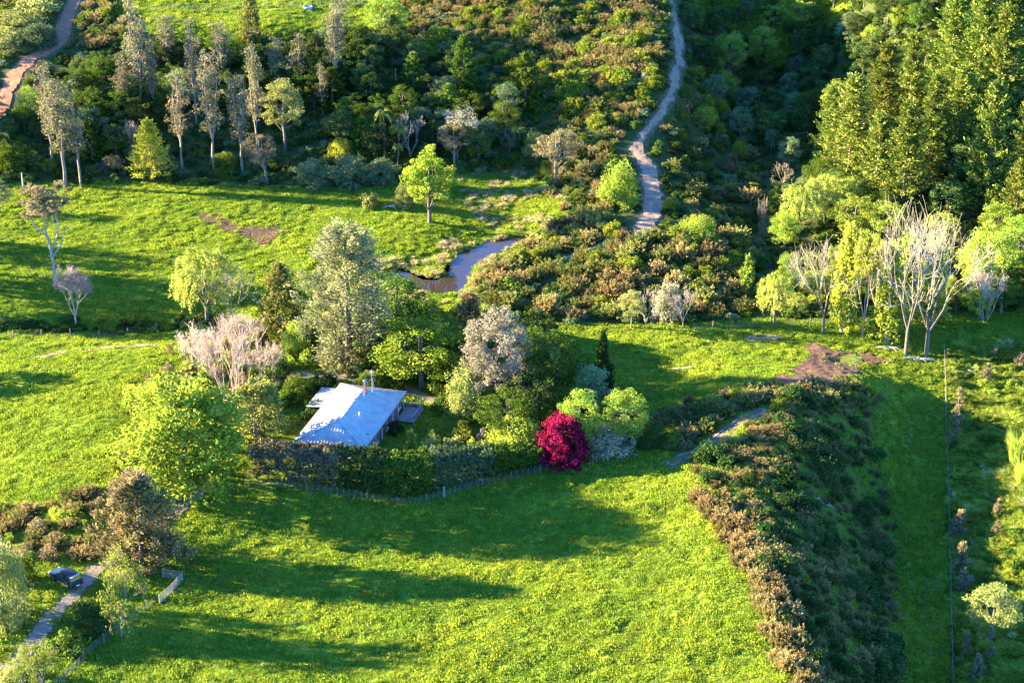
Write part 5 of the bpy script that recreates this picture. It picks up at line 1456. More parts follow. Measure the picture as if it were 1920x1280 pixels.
T('shrub_blue', 715, 352, 300, 70, 'shrub', 'dull blue-green bush left of the lone green paddock tree', 'shrub')
T('shrub_green', 420, 330, 285, 60, 'shrub', 'green bush among the slender trunks', 'shrub')
T('shrub_brown', 215, 330, 290, 50, 'shrub', 'brown bush left of the golden conifer', 'shrub')
T('shrub_green', 20, 330, 265, 80, 'shrub', 'green bush at the frame edge under the red clay road', 'shrub')
T('bluebush', 0, 400, 338, 50, 'bush_tree', 'pale bush tree at the frame edge beside the valley paddock')
T('shrub_yellow', 640, 300, 258, 50, 'shrub', 'mustard coloured bush in the hill shade', 'shrub')
T('shrub_pale', 40, 70, 18, 110, 'shrub', 'broad pale bush at the upper bend of the red clay road', 'shrub')
T('shrub_pale', 75, 40, -6, 90, 'shrub', 'pale green bush in the top corner of the hill', 'shrub')
T('shrub_blue', 70, 100, 45, 80, 'shrub', 'dusty green bush above the red clay road', 'shrub')
T('shrub_pale', 15, 110, 55, 90, 'shrub', 'pale bush at the frame edge above the clay road', 'shrub')
T('shrub_white', 1210, 158, 135, 26, 'shrub', 'small white flowering bush beside the upper clay path', 'shrub')

# --- pines and gully on the right
for i, a in enumerate([(1830, 196, -30, 110, 'tall pine at the top of the right spur'), (1780, 170, -6, 100, 'broad pine left of the top spur pine'), (1890, 190, -20, 100, 'dense pine at the upper frame corner'),
          (1868, 250, 10, 100, 'pine below the uppermost pines at the frame edge'), (1845, 405, 150, 96, 'pine with long low branches near the frame edge'), (1700, 250, 62, 74, 'narrow pine with a pointed tip above the gully'),
          (1650, 290, 80, 90, 'pine with brown dead twigs above the gully'), (1590, 340, 140, 96, 'front pine leaning over the dark gully'), (1690, 405, 190, 84, 'lower pine above the bare white trees'),
          (1640, 380, 210, 86, 'lower pine beside the yellow scrub'), (1915, 380, 180, 80, 'shaded pine cut by the frame edge'), (1560, 290, 160, 70, 'light green pine at the gully rim'),
          (1900, 440, 300, 70, 'short pine at the frame edge above the yellow trees'), (1740, 330, 140, 70, 'slim pine in the shade of the spur'), (1795, 300, 120, 80, 'pine in the dark hollow between the groups')]):
    T('pine', a[0], a[1], a[2], a[3] * 1.1, 'pine_tree', a[4], 'tree', 'pines on the right spur', variant=i)
for i, a in enumerate([(1500, 440, 345, 90, 'willow', 'yellowish scrub tree at the gully mouth'), (1545, 420, 330, 90, 'willow', 'pale yellow scrub tree below the front pine'), (1600, 450, 370, 90, 'yellowbush', 'yellow-green scrub tree above the paddock row'),
          (1660, 460, 380, 80, 'yellowbush', 'yellow-green bush behind the bare trees'), (1760, 470, 400, 80, 'willow', 'straw yellow scrub behind the widest bare tree'), (1470, 470, 400, 60, 'yellowbush', 'low yellow-green bush beside the gully'),
          (1770, 240, 150, 80, 'layered', 'golden leaved tree between the two pine groups'), (1365, 150, 62, 66, 'yellowbush', 'sunlit yellow-green tree left in the dark gully'), (1430, 138, 50, 66, 'yellowbush', 'sunlit pointed tree in the dark gully'),
          (1358, 185, 132, 56, 'shrub_lime', 'sunlit bush below the gully trees'), (1415, 238, 192, 44, 'shrub_lime', 'round light bush alone in the dark gully'), (1320, 245, 200, 50, 'shrub_lime', 'bright green bush near the clay path bend'),
          (1386, 300, 262, 38, 'shrub_lime', 'small light green bush in the gully bottom'), (1450, 60, 8, 60, 'yellowbush', 'sunlit tree crown at the head of the gully'), (1500, 60, 4, 66, 'yellowbush', 'sunlit tree left of the dark gully head'),
          (1590, 80, 44, 60, 'bluebush', 'sunlit grey-green tree at the gully head'), (1700, 480, 420, 60, 'shrub_pale', 'pale bush behind the poplar row')]):
    T(a[4], a[0], a[1], a[2], a[3], 'scrub_tree', a[5], 'shrub' if a[4].startswith('shrub') else 'tree', variant=i)
T('bare_small', 1468, 350, 305, 44, 'bare_shrub', 'leafless pinkish white shrub at the gully mouth', 'shrub', variant=0)
T('twiggy', 1428, 440, 368, 30, 'bare_shrub', 'pale dead shrub on the near side of the gully', 'shrub', variant=0)

# --- right strip and wetland
for i, a in enumerate([(1797, 760, 726, 26), (1795, 800, 758, 28), (1790, 832, 786, 26), (1870, 968, 934, 22), (1869, 1004, 974, 24), (1797, 1008, 955, 36), (1800, 1066, 1014, 38), (1805, 1108, 1066, 34), (1858, 1240, 1210, 28),
          (1912, 690, 660, 24), (1865, 672, 648, 18), (1850, 712, 680, 22), (1810, 1230, 1180, 24), (1830, 1270, 1225, 30)]):
    lab = ['brown upright shrub first below the wetland corner post', 'brown shrub second in the column by the wire fence', 'pale brown shrub lowest of the upper wetland column', 'brown shrub higher of two out in the wetland', 'brown shrub lower of two out in the wetland',
           'tall brown pointed shrub beside the wire fence', 'pale tufted shrub under the pointed one by the wire fence', 'round brown shrub lowest of three along the wire fence', 'small round brown shrub below the pale green tree',
           'brown shrub at the frame edge above the wetland', 'small brown shrub beyond the water trough', 'brown shrub near the water trough', 'grey shaded shrub at the bottom of the wire fence', 'dull grey shrub in the bottom corner of the wetland'][i]
    T('brownspike', a[0], a[1], a[2], a[3], 'brown_shrub', lab, 'shrub', 'brown shrubs planted in the wetland', variant=i)
T('pale', 1858, 1200, 1100, 108, 'pale_tree', 'pale green flowering tree in the lower wetland', variant=0)
T('flax', 1902, 870, 800, 50, 'flax_plant', 'large yellow-green flax at the frame edge of the wetland', 'plant')
T('flax', 1912, 910, 850, 44, 'flax_plant', 'second flax clump below the largest one', 'plant')
T('flax', 1896, 850, 815, 34, 'flax_plant', 'small flax clump behind the largest one', 'plant')

# --- trees standing out of frame to the left whose shadows cross the paddocks
for i_s, a in enumerate([(-150, 270, 12, 5), (-40, 260, 8, 3.5), (-120, 240, 12, 5), (-190, 500, 19, 5.0), (-235, 520, 15, 4.0), (-120, 545, 12, 4.0), (-210, 575, 16, 4.5), (-150, 725, 9, 4.5), (-260, 455, 14, 5)]):
    P = at(a[0], a[1])
    put('green', P, a[2], a[3], 'leafy shelter tree just outside the picture on the left, %s from the top' % ('first', 'second', 'third', 'fourth', 'fifth', 'sixth', 'seventh', 'eighth', 'ninth')[sorted((240, 260, 270, 455, 500, 520, 545, 575, 725)).index(a[1])], 'tree', 'shelter_tree', 'shelter trees beyond the frame')

# --- scattered plants
def scatter(poly, n, mind, seed, avoid=()):
    r_ = np.random.default_rng(seed)
    lo, hi = poly.min(0), poly.max(0)
    out = []
    tries = 0
    while len(out) < n and tries < n * 40:
        tries += 1
        x, y = r_.uniform(lo, hi)
        if not inpoly(np.array([x]), np.array([y]), poly)[0]: continue
        if any(field(k, x, y) < m for k, m in avoid): continue
        if any((x - a) ** 2 + (y - b) ** 2 < mind * mind for a, b in out): continue
        out.append((x, y))
    return out

ROADS = [('track', 1.0), ('clay', 1.2), ('bank', 1.5), ('side', 0.6), ('pond', 1.2), ('mud_near', 0.5), ('drive', 1.0), ('yard', 1.0)]

MEMBERS = []
def zone(px_poly, n, mind, seed, kinds, hr, label, cat, name, group, wr=0.42, avoid=ROADS):
    P = poly_at(px_poly)
    for x, y in scatter(P, n, mind, seed, avoid):
        h = random.uniform(*hr)
        kd = random.choice(kinds)
        o = put(kd, gz(x, y) - Vector((0, 0, 0.1)), h, h * wr * random.uniform(0.85, 1.25), label, cat, name, group)
        MEMBERS.append((o, kd, x, y, h))

BT = ['bush', 'bush', 'bush', 'bush', 'green', 'green', 'bluebush', 'talltree']
zone([(150, 140), (230, 105), (330, 95), (500, 88), (690, 80), (690, 130), (500, 140), (330, 145), (150, 170)], 40, 2.8, 41, BT, (2.4, 4.6), 'leafy bush tree just under the top paddock', 'tree', 'bush_tree', 'bush trees under the top paddock')
zone([(130, 300), (130, 190), (230, 150), (330, 140), (500, 135), (690, 125), (700, 200), (560, 215), (330, 215), (220, 300)], 70, 3.2, 1, BT, (5.5, 9.0), 'dark leafy bush tree among the slender trees of the left hill', 'tree', 'bush_tree', 'bush trees filling the left hill')
zone([(640, 300), (640, 90), (760, 90), (960, 200), (960, 300), (800, 320)], 46, 3.6, 2, BT, (4.5, 8.5), 'dark leafy bush tree in the hollow below the gorse hill', 'tree', 'bush_tree', 'bush trees below the gorse hill')
zone([(1290, 60), (1290, -60), (1500, -90), (1640, -60), (1620, 0), (1600, 140), (1530, 260), (1480, 330), (1330, 200)], 64, 4.4, 3, ['bush', 'bush', 'bluebush', 'green'], (4, 7.5), 'shaded bush tree in the dark gully', 'tree', 'bush_tree', 'bush trees in the gully')
zone([(1520, 330), (1560, 200), (1640, 110), (1720, 120), (1920, 200), (1920, 430), (1720, 420), (1560, 430)], 50, 3.8, 4, ['bush', 'green', 'bush', 'yellowbush'], (4, 8.5), 'bush tree growing between the pines of the right spur', 'tree', 'bush_tree', 'bush trees under the pines')
zone([(1660, 110), (1640, -40), (1920, -40), (1920, 60), (1750, 60)], 16, 5, 5, ['bush', 'green'], (6, 9), 'bush tree along the skyline behind the top pines', 'tree', 'bush_tree', 'bush trees behind the pines')
zone([(-20, 330), (-20, 230), (40, 230), (110, 240), (120, 330)], 16, 2.6, 6, ['bush', 'green', 'bush'], (2.6, 4.2), 'dark bush below the red clay road', 'tree', 'bush_tree', 'bushes below the clay road')
zone([(1790, 600), (1790, 450), (1940, 430), (1940, 600)], 20, 3.2, 7, ['yellowbush', 'yellowbush', 'green', 'bush'], (4, 7.5), 'leafy tree behind the paddock row at the frame edge', 'tree', 'bush_tree', 'leafy trees behind the paddock row')
zone([(1490, 590), (1500, 500), (1780, 490), (1780, 580)], 30, 2.8, 8, ['yellowbush', 'green', 'shrub_lime', 'column', 'willow'], (3, 6.5), 'leafy undergrowth tree behind the bare white trees', 'tree', 'bush_tree', 'leafy trees behind the bare white trees')
zone([(300, 770), (310, 660), (420, 630), (520, 650), (600, 690), (540, 760), (420, 860), (330, 800)], 40, 2.0, 9, ['shrub_brown', 'shrub_green', 'gorse'], (1.5, 3), 'brownish undergrowth bush around the bare many-stemmed tree', 'shrub', 'shrub', 'bushes around the bare many-stemmed tree')
zone([(690, 720), (860, 740), (1080, 700), (1060, 650), (860, 600), (720, 640)], 58, 1.9, 10, ['shrub_green', 'shrub_dark', 'shrub_moss', 'shrub_moss', 'green', 'bush'], (2.6, 5.6), 'leafy garden bush between the trees behind the yard', 'shrub', 'shrub', 'garden bushes behind the yard')
zone([(1010, 850), (900, 850), (830, 800), (1000, 760), (1200, 780), (1210, 840)], 34, 1.7, 12, ['shrub_green', 'shrub_lime', 'shrub_moss'], (1.6, 3.4), 'low garden bush on the sunny side of the fence', 'shrub', 'shrub', 'low garden bushes inside the fence')
# gorse: the larger ones as bushes of their own
zone([(1560, 110), (1590, 0), (1640, -40), (1710, 20), (1690, 90), (1620, 130)], 18, 3.0, 42, ['bush', 'green', 'yellowbush'], (3, 5.5), 'bush tree on the rim between the gully and the pines', 'tree', 'bush_tree', 'bush trees on the gully rim')
GG = ['gorse', 'gorse', 'gorse_green', 'gorse_green', 'shrub_moss']
zone([(200, 950), (215, 880), (240, 800), (290, 700), (330, 690), (330, 800), (260, 900)], 26, 1.6, 19, ['gorse', 'shrub_brown', 'shrub_moss', 'shrub_lime'], (1.2, 2.6), 'brownish bush along the edge of the sloping paddock', 'shrub', 'shrub', 'bushes along the sloping paddock edge')
zone([(470, 840), (540, 760), (600, 720), (620, 680), (700, 640), (560, 640), (500, 720), (450, 800)], 30, 1.9, 20, ['shrub_green', 'shrub_dark', 'shrub_moss', 'shrub_lime'], (1.6, 3.2), 'leafy bush in the garden behind and beside the house', 'shrub', 'shrub', 'bushes beside the house')
zone([(900, 520), (960, 480), (1040, 430), (1110, 400), (1190, 430), (1260, 440), (1400, 450), (1420, 520), (1400, 590), (1250, 598), (1060, 600), (960, 590), (890, 560)], 105, 2.2, 13, GG, (1.7, 3.0), 'brown tipped gorse bush between the pond and the near right paddock', 'shrub', 'gorse_bush', 'gorse between pond and paddock', 0.75)
zone([(1060, 400), (1010, 330), (1080, 180), (1150, 200), (1170, 290), (1180, 400)], 38, 2.2, 14, GG, (1.5, 2.8), 'brown tipped gorse bush on the bank left of the clay path', 'shrub', 'gorse_bush', 'gorse left of the clay path', 0.75)
zone([(1250, 440), (1250, 250), (1330, 220), (1430, 300), (1400, 430)], 36, 2.4, 15, GG, (1.4, 2.6), 'brown tipped gorse bush right of the clay path', 'shrub', 'gorse_bush', 'gorse right of the clay path', 0.75)
zone([(1240, 840), (1215, 790), (1290, 760), (1400, 735), (1480, 730), (1560, 726), (1650, 735), (1640, 760), (1560, 762), (1440, 775), (1400, 790), (1350, 830)], 46, 1.9, 16, GG, (1.3, 2.3), 'brown tipped gorse bush on the mound beside the bank track', 'shrub', 'gorse_bush', 'gorse on the mound', 0.75)
zone([(1300, 935), (1345, 945), (1420, 1010), (1470, 1120), (1500, 1200), (1540, 1300), (1475, 1300), (1440, 1170), (1395, 1060), (1320, 970)], 40, 1.7, 17, ['gorse'], (1.4, 2.3), 'sunlit brown gorse bush along the crest of the near bank', 'shrub', 'gorse_bush', 'gorse along the crest of the near bank', 0.75)
zone([(-40, 1010), (-40, 940), (80, 960), (180, 920), (230, 950), (200, 1040), (170, 1045), (90, 1045), (40, 1060)], 46, 1.3, 18, ['gorse', 'gorse', 'shrub_brown', 'gorse_green', 'shrub_lime'], (0.9, 1.9), 'brown gorse bush on the bank above the parked car', 'shrub', 'gorse_bush', 'gorse above the parked car', 0.8)

# each scattered plant is told apart by its look and by how near it stands to a thing one can find
MARKS = {'the lone green paddock tree': (805, 350), 'the white blossoming tree': (866, 240), 'the golden yellow conifer': (284, 280), 'the tallest tree fern': (722, 230), 'the pond': (850, 510), 'the red clay road': (40, 130),
         'the top paddock fence': (450, 18), 'the grey-brown rounded bank tree': (1042, 300), 'the fresh green bush by the path': (1160, 345), 'the top end of the clay path': (1268, 40), 'the clay path bend': (1200, 260), 'the foot of the clay path': (1210, 425),
         'the low leafless white tree': (1285, 575), 'the pointed light green tree': (1400, 515), 'the round light gully bush': (1415, 215), 'the pointed gully tree': (1430, 90), 'the front pine': (1590, 240), 'the widest bare white tree': (1735, 520),
         'the brown twiggy tree': (1846, 550), 'the mud wallow': (1560, 680), 'the bank track': (1340, 820), 'the red maple': (1054, 830), 'the silver-grey tree': (930, 670), 'the farmhouse': (660, 780), 'the cone-shaped cypress': (1130, 680),
         'the tall grey cypress': (655, 550), 'the many-stemmed bare tree': (436, 690), 'the parked car': (122, 1078), 'the brown drive conifer': (264, 975), 'the largest lime tree': (345, 840), 'the upright light green tree': (870, 125),
         'the pale broad hill tree': (535, 215), 'the bushy hilltop conifer': (472, 40), 'the yellow-green hilltop tree': (722, 40), 'the lower end of the crest': (1500, 1270), 'the dead branches on the bank': (1545, 946), 'the layered garden tree': (785, 660),
         'the willow bush': (1452, 560), 'the sunlit tree at the gully head': (1450, 35), 'the grey-green gully head tree': (1590, 60), 'the narrow pointed pine': (1700, 150), 'the long-branched pine': (1845, 280), 'the uppermost pine': (1830, 80), 'the wispy valley willow': (388, 530), 'the gravel yard': (830, 755), 'the gorse beside the side track': (1080, 475), 'the side of the wallow mound': (1600, 735)}
MARKS.pop('the gorse beside the side track')
LOOK = {'bush': 'dark leafy bush tree', 'green': 'mid green leafy tree', 'bluebush': 'dusty grey-green tree', 'talltree': 'upright green tree', 'yellowbush': 'light yellow-green tree', 'shrub_dark': 'dark green bush', 'shrub_green': 'mid green bush',
        'shrub_lime': 'light green bush', 'shrub_brown': 'brown wispy bush', 'shrub_moss': 'yellowish green bush', 'gorse': 'brown tipped gorse bush', 'gorse_green': 'greenish gorse bush', 'column': 'narrow yellow-green tree', 'willow': 'drooping pale tree'}
ORD = ['nearest', 'second nearest', 'third nearest', 'fourth nearest', 'fifth nearest', 'sixth nearest', 'seventh nearest', 'eighth nearest', 'ninth nearest', 'tenth nearest', 'eleventh nearest', 'twelfth nearest', 'thirteenth nearest', 'fourteenth nearest', 'fifteenth nearest', 'sixteenth nearest', 'seventeenth nearest', 'eighteenth nearest', 'nineteenth nearest', 'twentieth nearest', 'twenty-first nearest', 'twenty-second nearest', 'twenty-third nearest', 'twenty-fourth nearest', 'twenty-fifth nearest', 'twenty-sixth nearest', 'twenty-seventh nearest', 'twenty-eighth nearest', 'twenty-ninth nearest', 'thirtieth nearest']
def pixel_of(x, y, z):
    dep = y * CP + (CAM_H - z) * SP
    return 960 + FPX * x / dep, 640 - FPX * (y * SP - (CAM_H - z) * CP) / dep
def name_members():
    mk = list(MARKS.items()); A = np.array([v for _, v in mk], float)
    for kd in LOOK:
        M = [m for m in MEMBERS if m[1] == kd]
        if not M: continue
        Q = np.array([pixel_of(m[2], m[3], float(ground(m[2], m[3])) + m[4] * 0.6) for m in M])
        D = np.hypot(Q[:, None, 0] - A[None, :, 0], Q[:, None, 1] - A[None, :, 1])
        rank = D.argsort(0).argsort(0)
        for i, m in enumerate(M):
            c = [(rank[i, j], D[i, j], j) for j in D[i].argsort()[:4]]
            rk, _, j = min(c)
            m[0]['label'] = '%s %s to %s' % (LOOK[kd], ORD[rk], mk[j][0]) if rk < 30 else '%s in the crowd around %s' % (LOOK[kd], mk[D[i].argmin()][0])
name_members()

# ------------------------------------------------------------------ things nobody could count
def stuff(name, pts, scl, rot, protos, label, cat, idx=None, seed=0):
    n = len(pts)
    r_ = np.random.default_rng(seed)
    me = bpy.data.meshes.new(name)
    me.vertices.add(n); me.vertices.foreach_set('co', np.asarray(pts, np.float32).ravel())
    a = me.attributes.new('scl', 'FLOAT_VECTOR', 'POINT'); a.data.foreach_set('vector', np.asarray(scl, np.float32).ravel())
    a = me.attributes.new('rot', 'FLOAT', 'POINT'); a.data.foreach_set('value', np.asarray(rot, np.float32))
    ix = r_.integers(0, len(protos), n) if idx is None else idx
    a = me.attributes.new('pick', 'INT', 'POINT'); a.data.foreach_set('value', ix.astype(np.int32))
    col = bpy.data.collections.new(name + '_sources')
    for i, m in enumerate(protos):
        col.objects.link(bpy.data.objects.new('%s_source_%02d' % (name, i), m))
    o = link(bpy.data.objects.new(name, me))
    tag(o, label, cat, kind='stuff')
    ng = bpy.data.node_groups.new(name + '_scatter', 'GeometryNodeTree')
    ng.interface.new_socket('Geometry', in_out='INPUT', socket_type='NodeSocketGeometry')
    ng.interface.new_socket('Geometry', in_out='OUTPUT', socket_type='NodeSocketGeometry')
    N, L = ng.nodes, ng.links
    gi = N.new('NodeGroupInput'); go = N.new('NodeGroupOutput')
    ip = N.new('GeometryNodeInstanceOnPoints'); ci = N.new('GeometryNodeCollectionInfo')
    ci.inputs['Collection'].default_value = col; ci.inputs['Separate Children'].default_value = True; ci.inputs['Reset Children'].default_value = True
    def na(nm, ty):
        q = N.new('GeometryNodeInputNamedAttribute'); q.data_type = ty; q.inputs['Name'].default_value = nm; return q.outputs['Attribute']
    cx = N.new('ShaderNodeCombineXYZ')
    L.new(na('rot', 'FLOAT'), cx.inputs['Z'])
    L.new(gi.outputs[0], ip.inputs['Points']); L.new(ci.outputs[0], ip.inputs['Instance'])
    ip.inputs['Pick Instance'].default_value = True
    L.new(na('pick', 'INT'), ip.inputs['Instance Index']); L.new(cx.outputs[0], ip.inputs['Rotation']); L.new(na('scl', 'FLOAT_VECTOR'), ip.inputs['Scale'])
    L.new(ip.outputs[0], go.inputs[0])
    md = o.modifiers.new('scatter', 'NODES'); md.node_group = ng
    return o

def cloud(poly, density, seed):
    r_ = np.random.default_rng(seed)
    lo, hi = poly.min(0), poly.max(0)
    n = int(density * (hi[0] - lo[0]) * (hi[1] - lo[1]))
    p = r_.uniform(lo, hi, (n, 2))
    return p[inpoly(p[:, 0], p[:, 1], poly)]

# gorse thicket over the upper hill, and low scrub on the shaded bank
def keep_off(p, pairs):
    k = np.ones(len(p), bool)
    for nm, m in pairs: k &= field(nm, p[:, 0], p[:, 1]) > m
    return p[k]

gp = cloud(poly_at([(720, 30), (740, -60), (1250, -60), (1250, 60), (1262, 120), (1235, 190), (1160, 260), (1080, 220), (1010, 230), (960, 150), (880, 110), (790, 100), (730, 110)]), 0.33, 21)
gp2 = cloud(poly_at([(-60, 90), (-60, -60), (225, -60), (240, 70), (190, 100), (100, 75), (40, 110)]), 0.22, 22)
gp3 = cloud(poly_at([(1278, -50), (1292, 60), (1300, 120), (1288, 190), (1235, 255), (1330, 250), (1385, 150), (1350, 40), (1330, -50)]), 0.40, 25)
gp = keep_off(np.vstack([gp, gp2, gp3]), [('track', 0.9)] + ROADS[1:])
s_ = rng.uniform(0.5, 1.0, len(gp)) + 0.9 * vnoise(gp[:, 0], gp[:, 1], 6.0, 71) ** 2
stuff('gorse_thicket', np.column_stack([gp, ground(gp[:, 0], gp[:, 1]) - 0.1]), np.column_stack([s_ * 1.15, s_ * 1.15, s_]), rng.random(len(gp)) * 6.28,
      [v[1] for v in PROTO['gorse']] + [v[1] for v in PROTO['gorse_green']] + [v[1] for v in PROTO['shrub_moss']][:1], 'mass of brown tipped gorse covering the upper hill', 'gorse', seed=1)

bp_ = keep_off(cloud(BANKP, 0.62, 23), ROADS)
bp_ = bp_[field('bankp', bp_[:, 0], bp_[:, 1]) < -0.8]
s_ = rng.uniform(0.3, 0.75, len(bp_)) + 0.6 * vnoise(bp_[:, 0], bp_[:, 1], 5.0, 72) ** 2
pr_ = [v[1] for v in PROTO['gorse']] + [v[1] for v in PROTO['gorse_green']] + [v[1] for v in PROTO['shrub_dark']] + [v[0] for v in PROTO['twiggy']][:1]
pk = rng.choice(len(pr_), len(bp_), p=[0.10] * 4 + [0.12] * 3 + [0.065] * 3 + [0.045])
stuff('bank_scrub', np.column_stack([bp_, ground(bp_[:, 0], bp_[:, 1]) - 0.1]), np.column_stack([s_ * 1.1, s_ * 1.1, s_]), rng.random(len(bp_)) * 6.28, pr_, 'low gorse and bramble scrub covering the shaded near bank', 'scrub', idx=pk)

up = cloud(HILL, 0.30, 24)
up = up[(field('hill', up[:, 0], up[:, 1]) < -0.5) & (up[:, 1] < 500) & (np.abs(up[:, 0]) < 135)]
up = keep_off(up, ROADS)
s_ = rng.uniform(0.25, 0.75, len(up))
pr_ = [v[1] for k in ('shrub_green', 'shrub_dark', 'hedge_bush', 'gorse_green') for v in PROTO[k]] + [v[1] for v in PROTO['shrub_blue']]
stuff('undergrowth', np.column_stack([up, ground(up[:, 0], up[:, 1]) - 0.1]), np.column_stack([s_ * 1.3, s_ * 1.3, s_]), rng.random(len(up)) * 6.28, pr_, 'low green undergrowth covering the hillsides between the trees', 'undergrowth', seed=3)

# stream ditch and wetland growth, tussocks round the pond
def strip(P, half, density, seed):
    r_ = np.random.default_rng(seed)
    lo, hi = P.min(0) - half, P.max(0) + half
    n = int(density * np.prod(hi - lo)); p = r_.uniform(lo, hi, (n, 2))
    return p[seg_dist(p[:, 0], p[:, 1], P) < half]
dp = strip(DITCH, 2.4, 0.8, 31)
s_ = rng.uniform(0.25, 0.55, len(dp))
stuff('ditch_growth', np.column_stack([dp, ground(dp[:, 0], dp[:, 1]) - 0.1]), np.column_stack([s_ * 1.2, s_ * 1.2, s_]), rng.random(len(dp)) * 6.28, [v[1] for k in ('shrub_green', 'shrub_dark', 'hedge_bush') for v in PROTO[k]],
      'green weeds and brambles lining the stream ditch', 'weeds', seed=4)
pd = np.random.default_rng(32).uniform(POND.min(0) - 9, POND.max(0) + 9, (9000, 2))
d_ = sdf(pd[:, 0], pd[:, 1], POND)
pd = pd[(d_ > 0.25) & (d_ < 4.5) & (vnoise(pd[:, 0], pd[:, 1], 3.0, 5) > 0.36) & (rng.random(len(pd)) < np.where(pd[:, 0] > POND[:, 0].mean() - 6, 0.55, 0.32))]
s_ = rng.uniform(0.6, 1.4, len(pd))
bg = cloud(poly_at([(860, 335), (1000, 335), (1060, 360), (1060, 420), (990, 432), (900, 420), (870, 380)]), 1.1, 34)
bg = bg[(vnoise(bg[:, 0], bg[:, 1], 3.0, 9) > 0.4) & (field('pond', bg[:, 0], bg[:, 1]) > 0.4)]
pd = np.vstack([pd, bg]); s_ = rng.uniform(0.6, 1.4, len(pd))
stuff('tussock_grass', np.column_stack([pd, ground(pd[:, 0], pd[:, 1]) - 0.05]), np.column_stack([s_, s_, s_ * 0.9]), rng.random(len(pd)) * 6.28, [v[1] for v in PROTO['tussock']] * 2 + [v[1] for v in PROTO['rush']], 'straw coloured tussocks round the pond', 'tussock', seed=5)
wp = keep_off(cloud(WET, 2.2, 33), [('bankp', 0.5)])
wp = wp[vnoise(wp[:, 0], wp[:, 1], 2.4, 7) > 0.30]
s_ = rng.uniform(0.6, 1.2, len(wp)) + 1.4 * vnoise(wp[:, 0], wp[:, 1], 3.5, 73) ** 2
ww = keep_off(cloud(WET, 0.55, 35), [('bankp', 0.5)])
ww = ww[vnoise(ww[:, 0], ww[:, 1], 4.0, 75) > 0.35]
q_ = rng.uniform(0.22, 0.55, len(ww))
stuff('wetland_weeds', np.column_stack([ww, ground(ww[:, 0], ww[:, 1]) - 0.05]), np.column_stack([q_ * 1.2, q_ * 1.2, q_]), rng.random(len(ww)) * 6.28, [v[1] for k in ('shrub_lime', 'shrub_moss', 'shrub_green') for v in PROTO[k]], 'leafy green and yellowish weeds clumped over the wetland', 'weeds', seed=8)
stuff('wetland_rushes', np.column_stack([wp, ground(wp[:, 0], wp[:, 1]) - 0.05]), np.column_stack([s_ * 1.1, s_ * 1.1, s_ * 0.8]), rng.random(len(wp)) * 6.28, [v[1] for v in PROTO['rush']] + [v[1] for v in PROTO['tussock']][:1], 'bright green rushes of the wetland', 'rushes',
      idx=np.where(rng.random(len(wp)) < 0.03, 3, rng.integers(0, 3, len(wp))))

# pasture grass
def make_turf(n):
    out = []
    for i in range(n):
        c = 40
        a = rng.random(c) * 6.28; rad = 0.42 * np.sqrt(rng.random(c))
        base = np.stack([np.cos(a) * rad, np.sin(a) * rad, -0.02 * np.ones(c)], 1)
        d = unit(np.stack([rng.normal(size=c) * 0.6, rng.normal(size=c) * 0.6, np.ones(c)], 1)); L_ = rng.uniform(0.12, 0.30, c)
        sd = unit(np.cross(d, rand_dirs(c))) * rng.uniform(0.035, 0.075, c)[:, None]
        mid = base + d * (L_ * 0.55)[:, None]
        tip = mid + unit(d + np.stack([rng.normal(size=c) * 0.6, rng.normal(size=c) * 0.6, -0.3 * np.ones(c)], 1)) * (L_ * 0.5)[:, None]
        V = np.stack([base - sd * 0.5, base + sd * 0.5, tip + sd * 0.12, mid - sd * 0.4], 1).reshape(-1, 3)
        out.append(np_mesh('turf', V, np.arange(len(V)).reshape(-1, 4), LM['grass'], rng.random(c) * 0.7 + 0.3 * rng.random()))
    return out
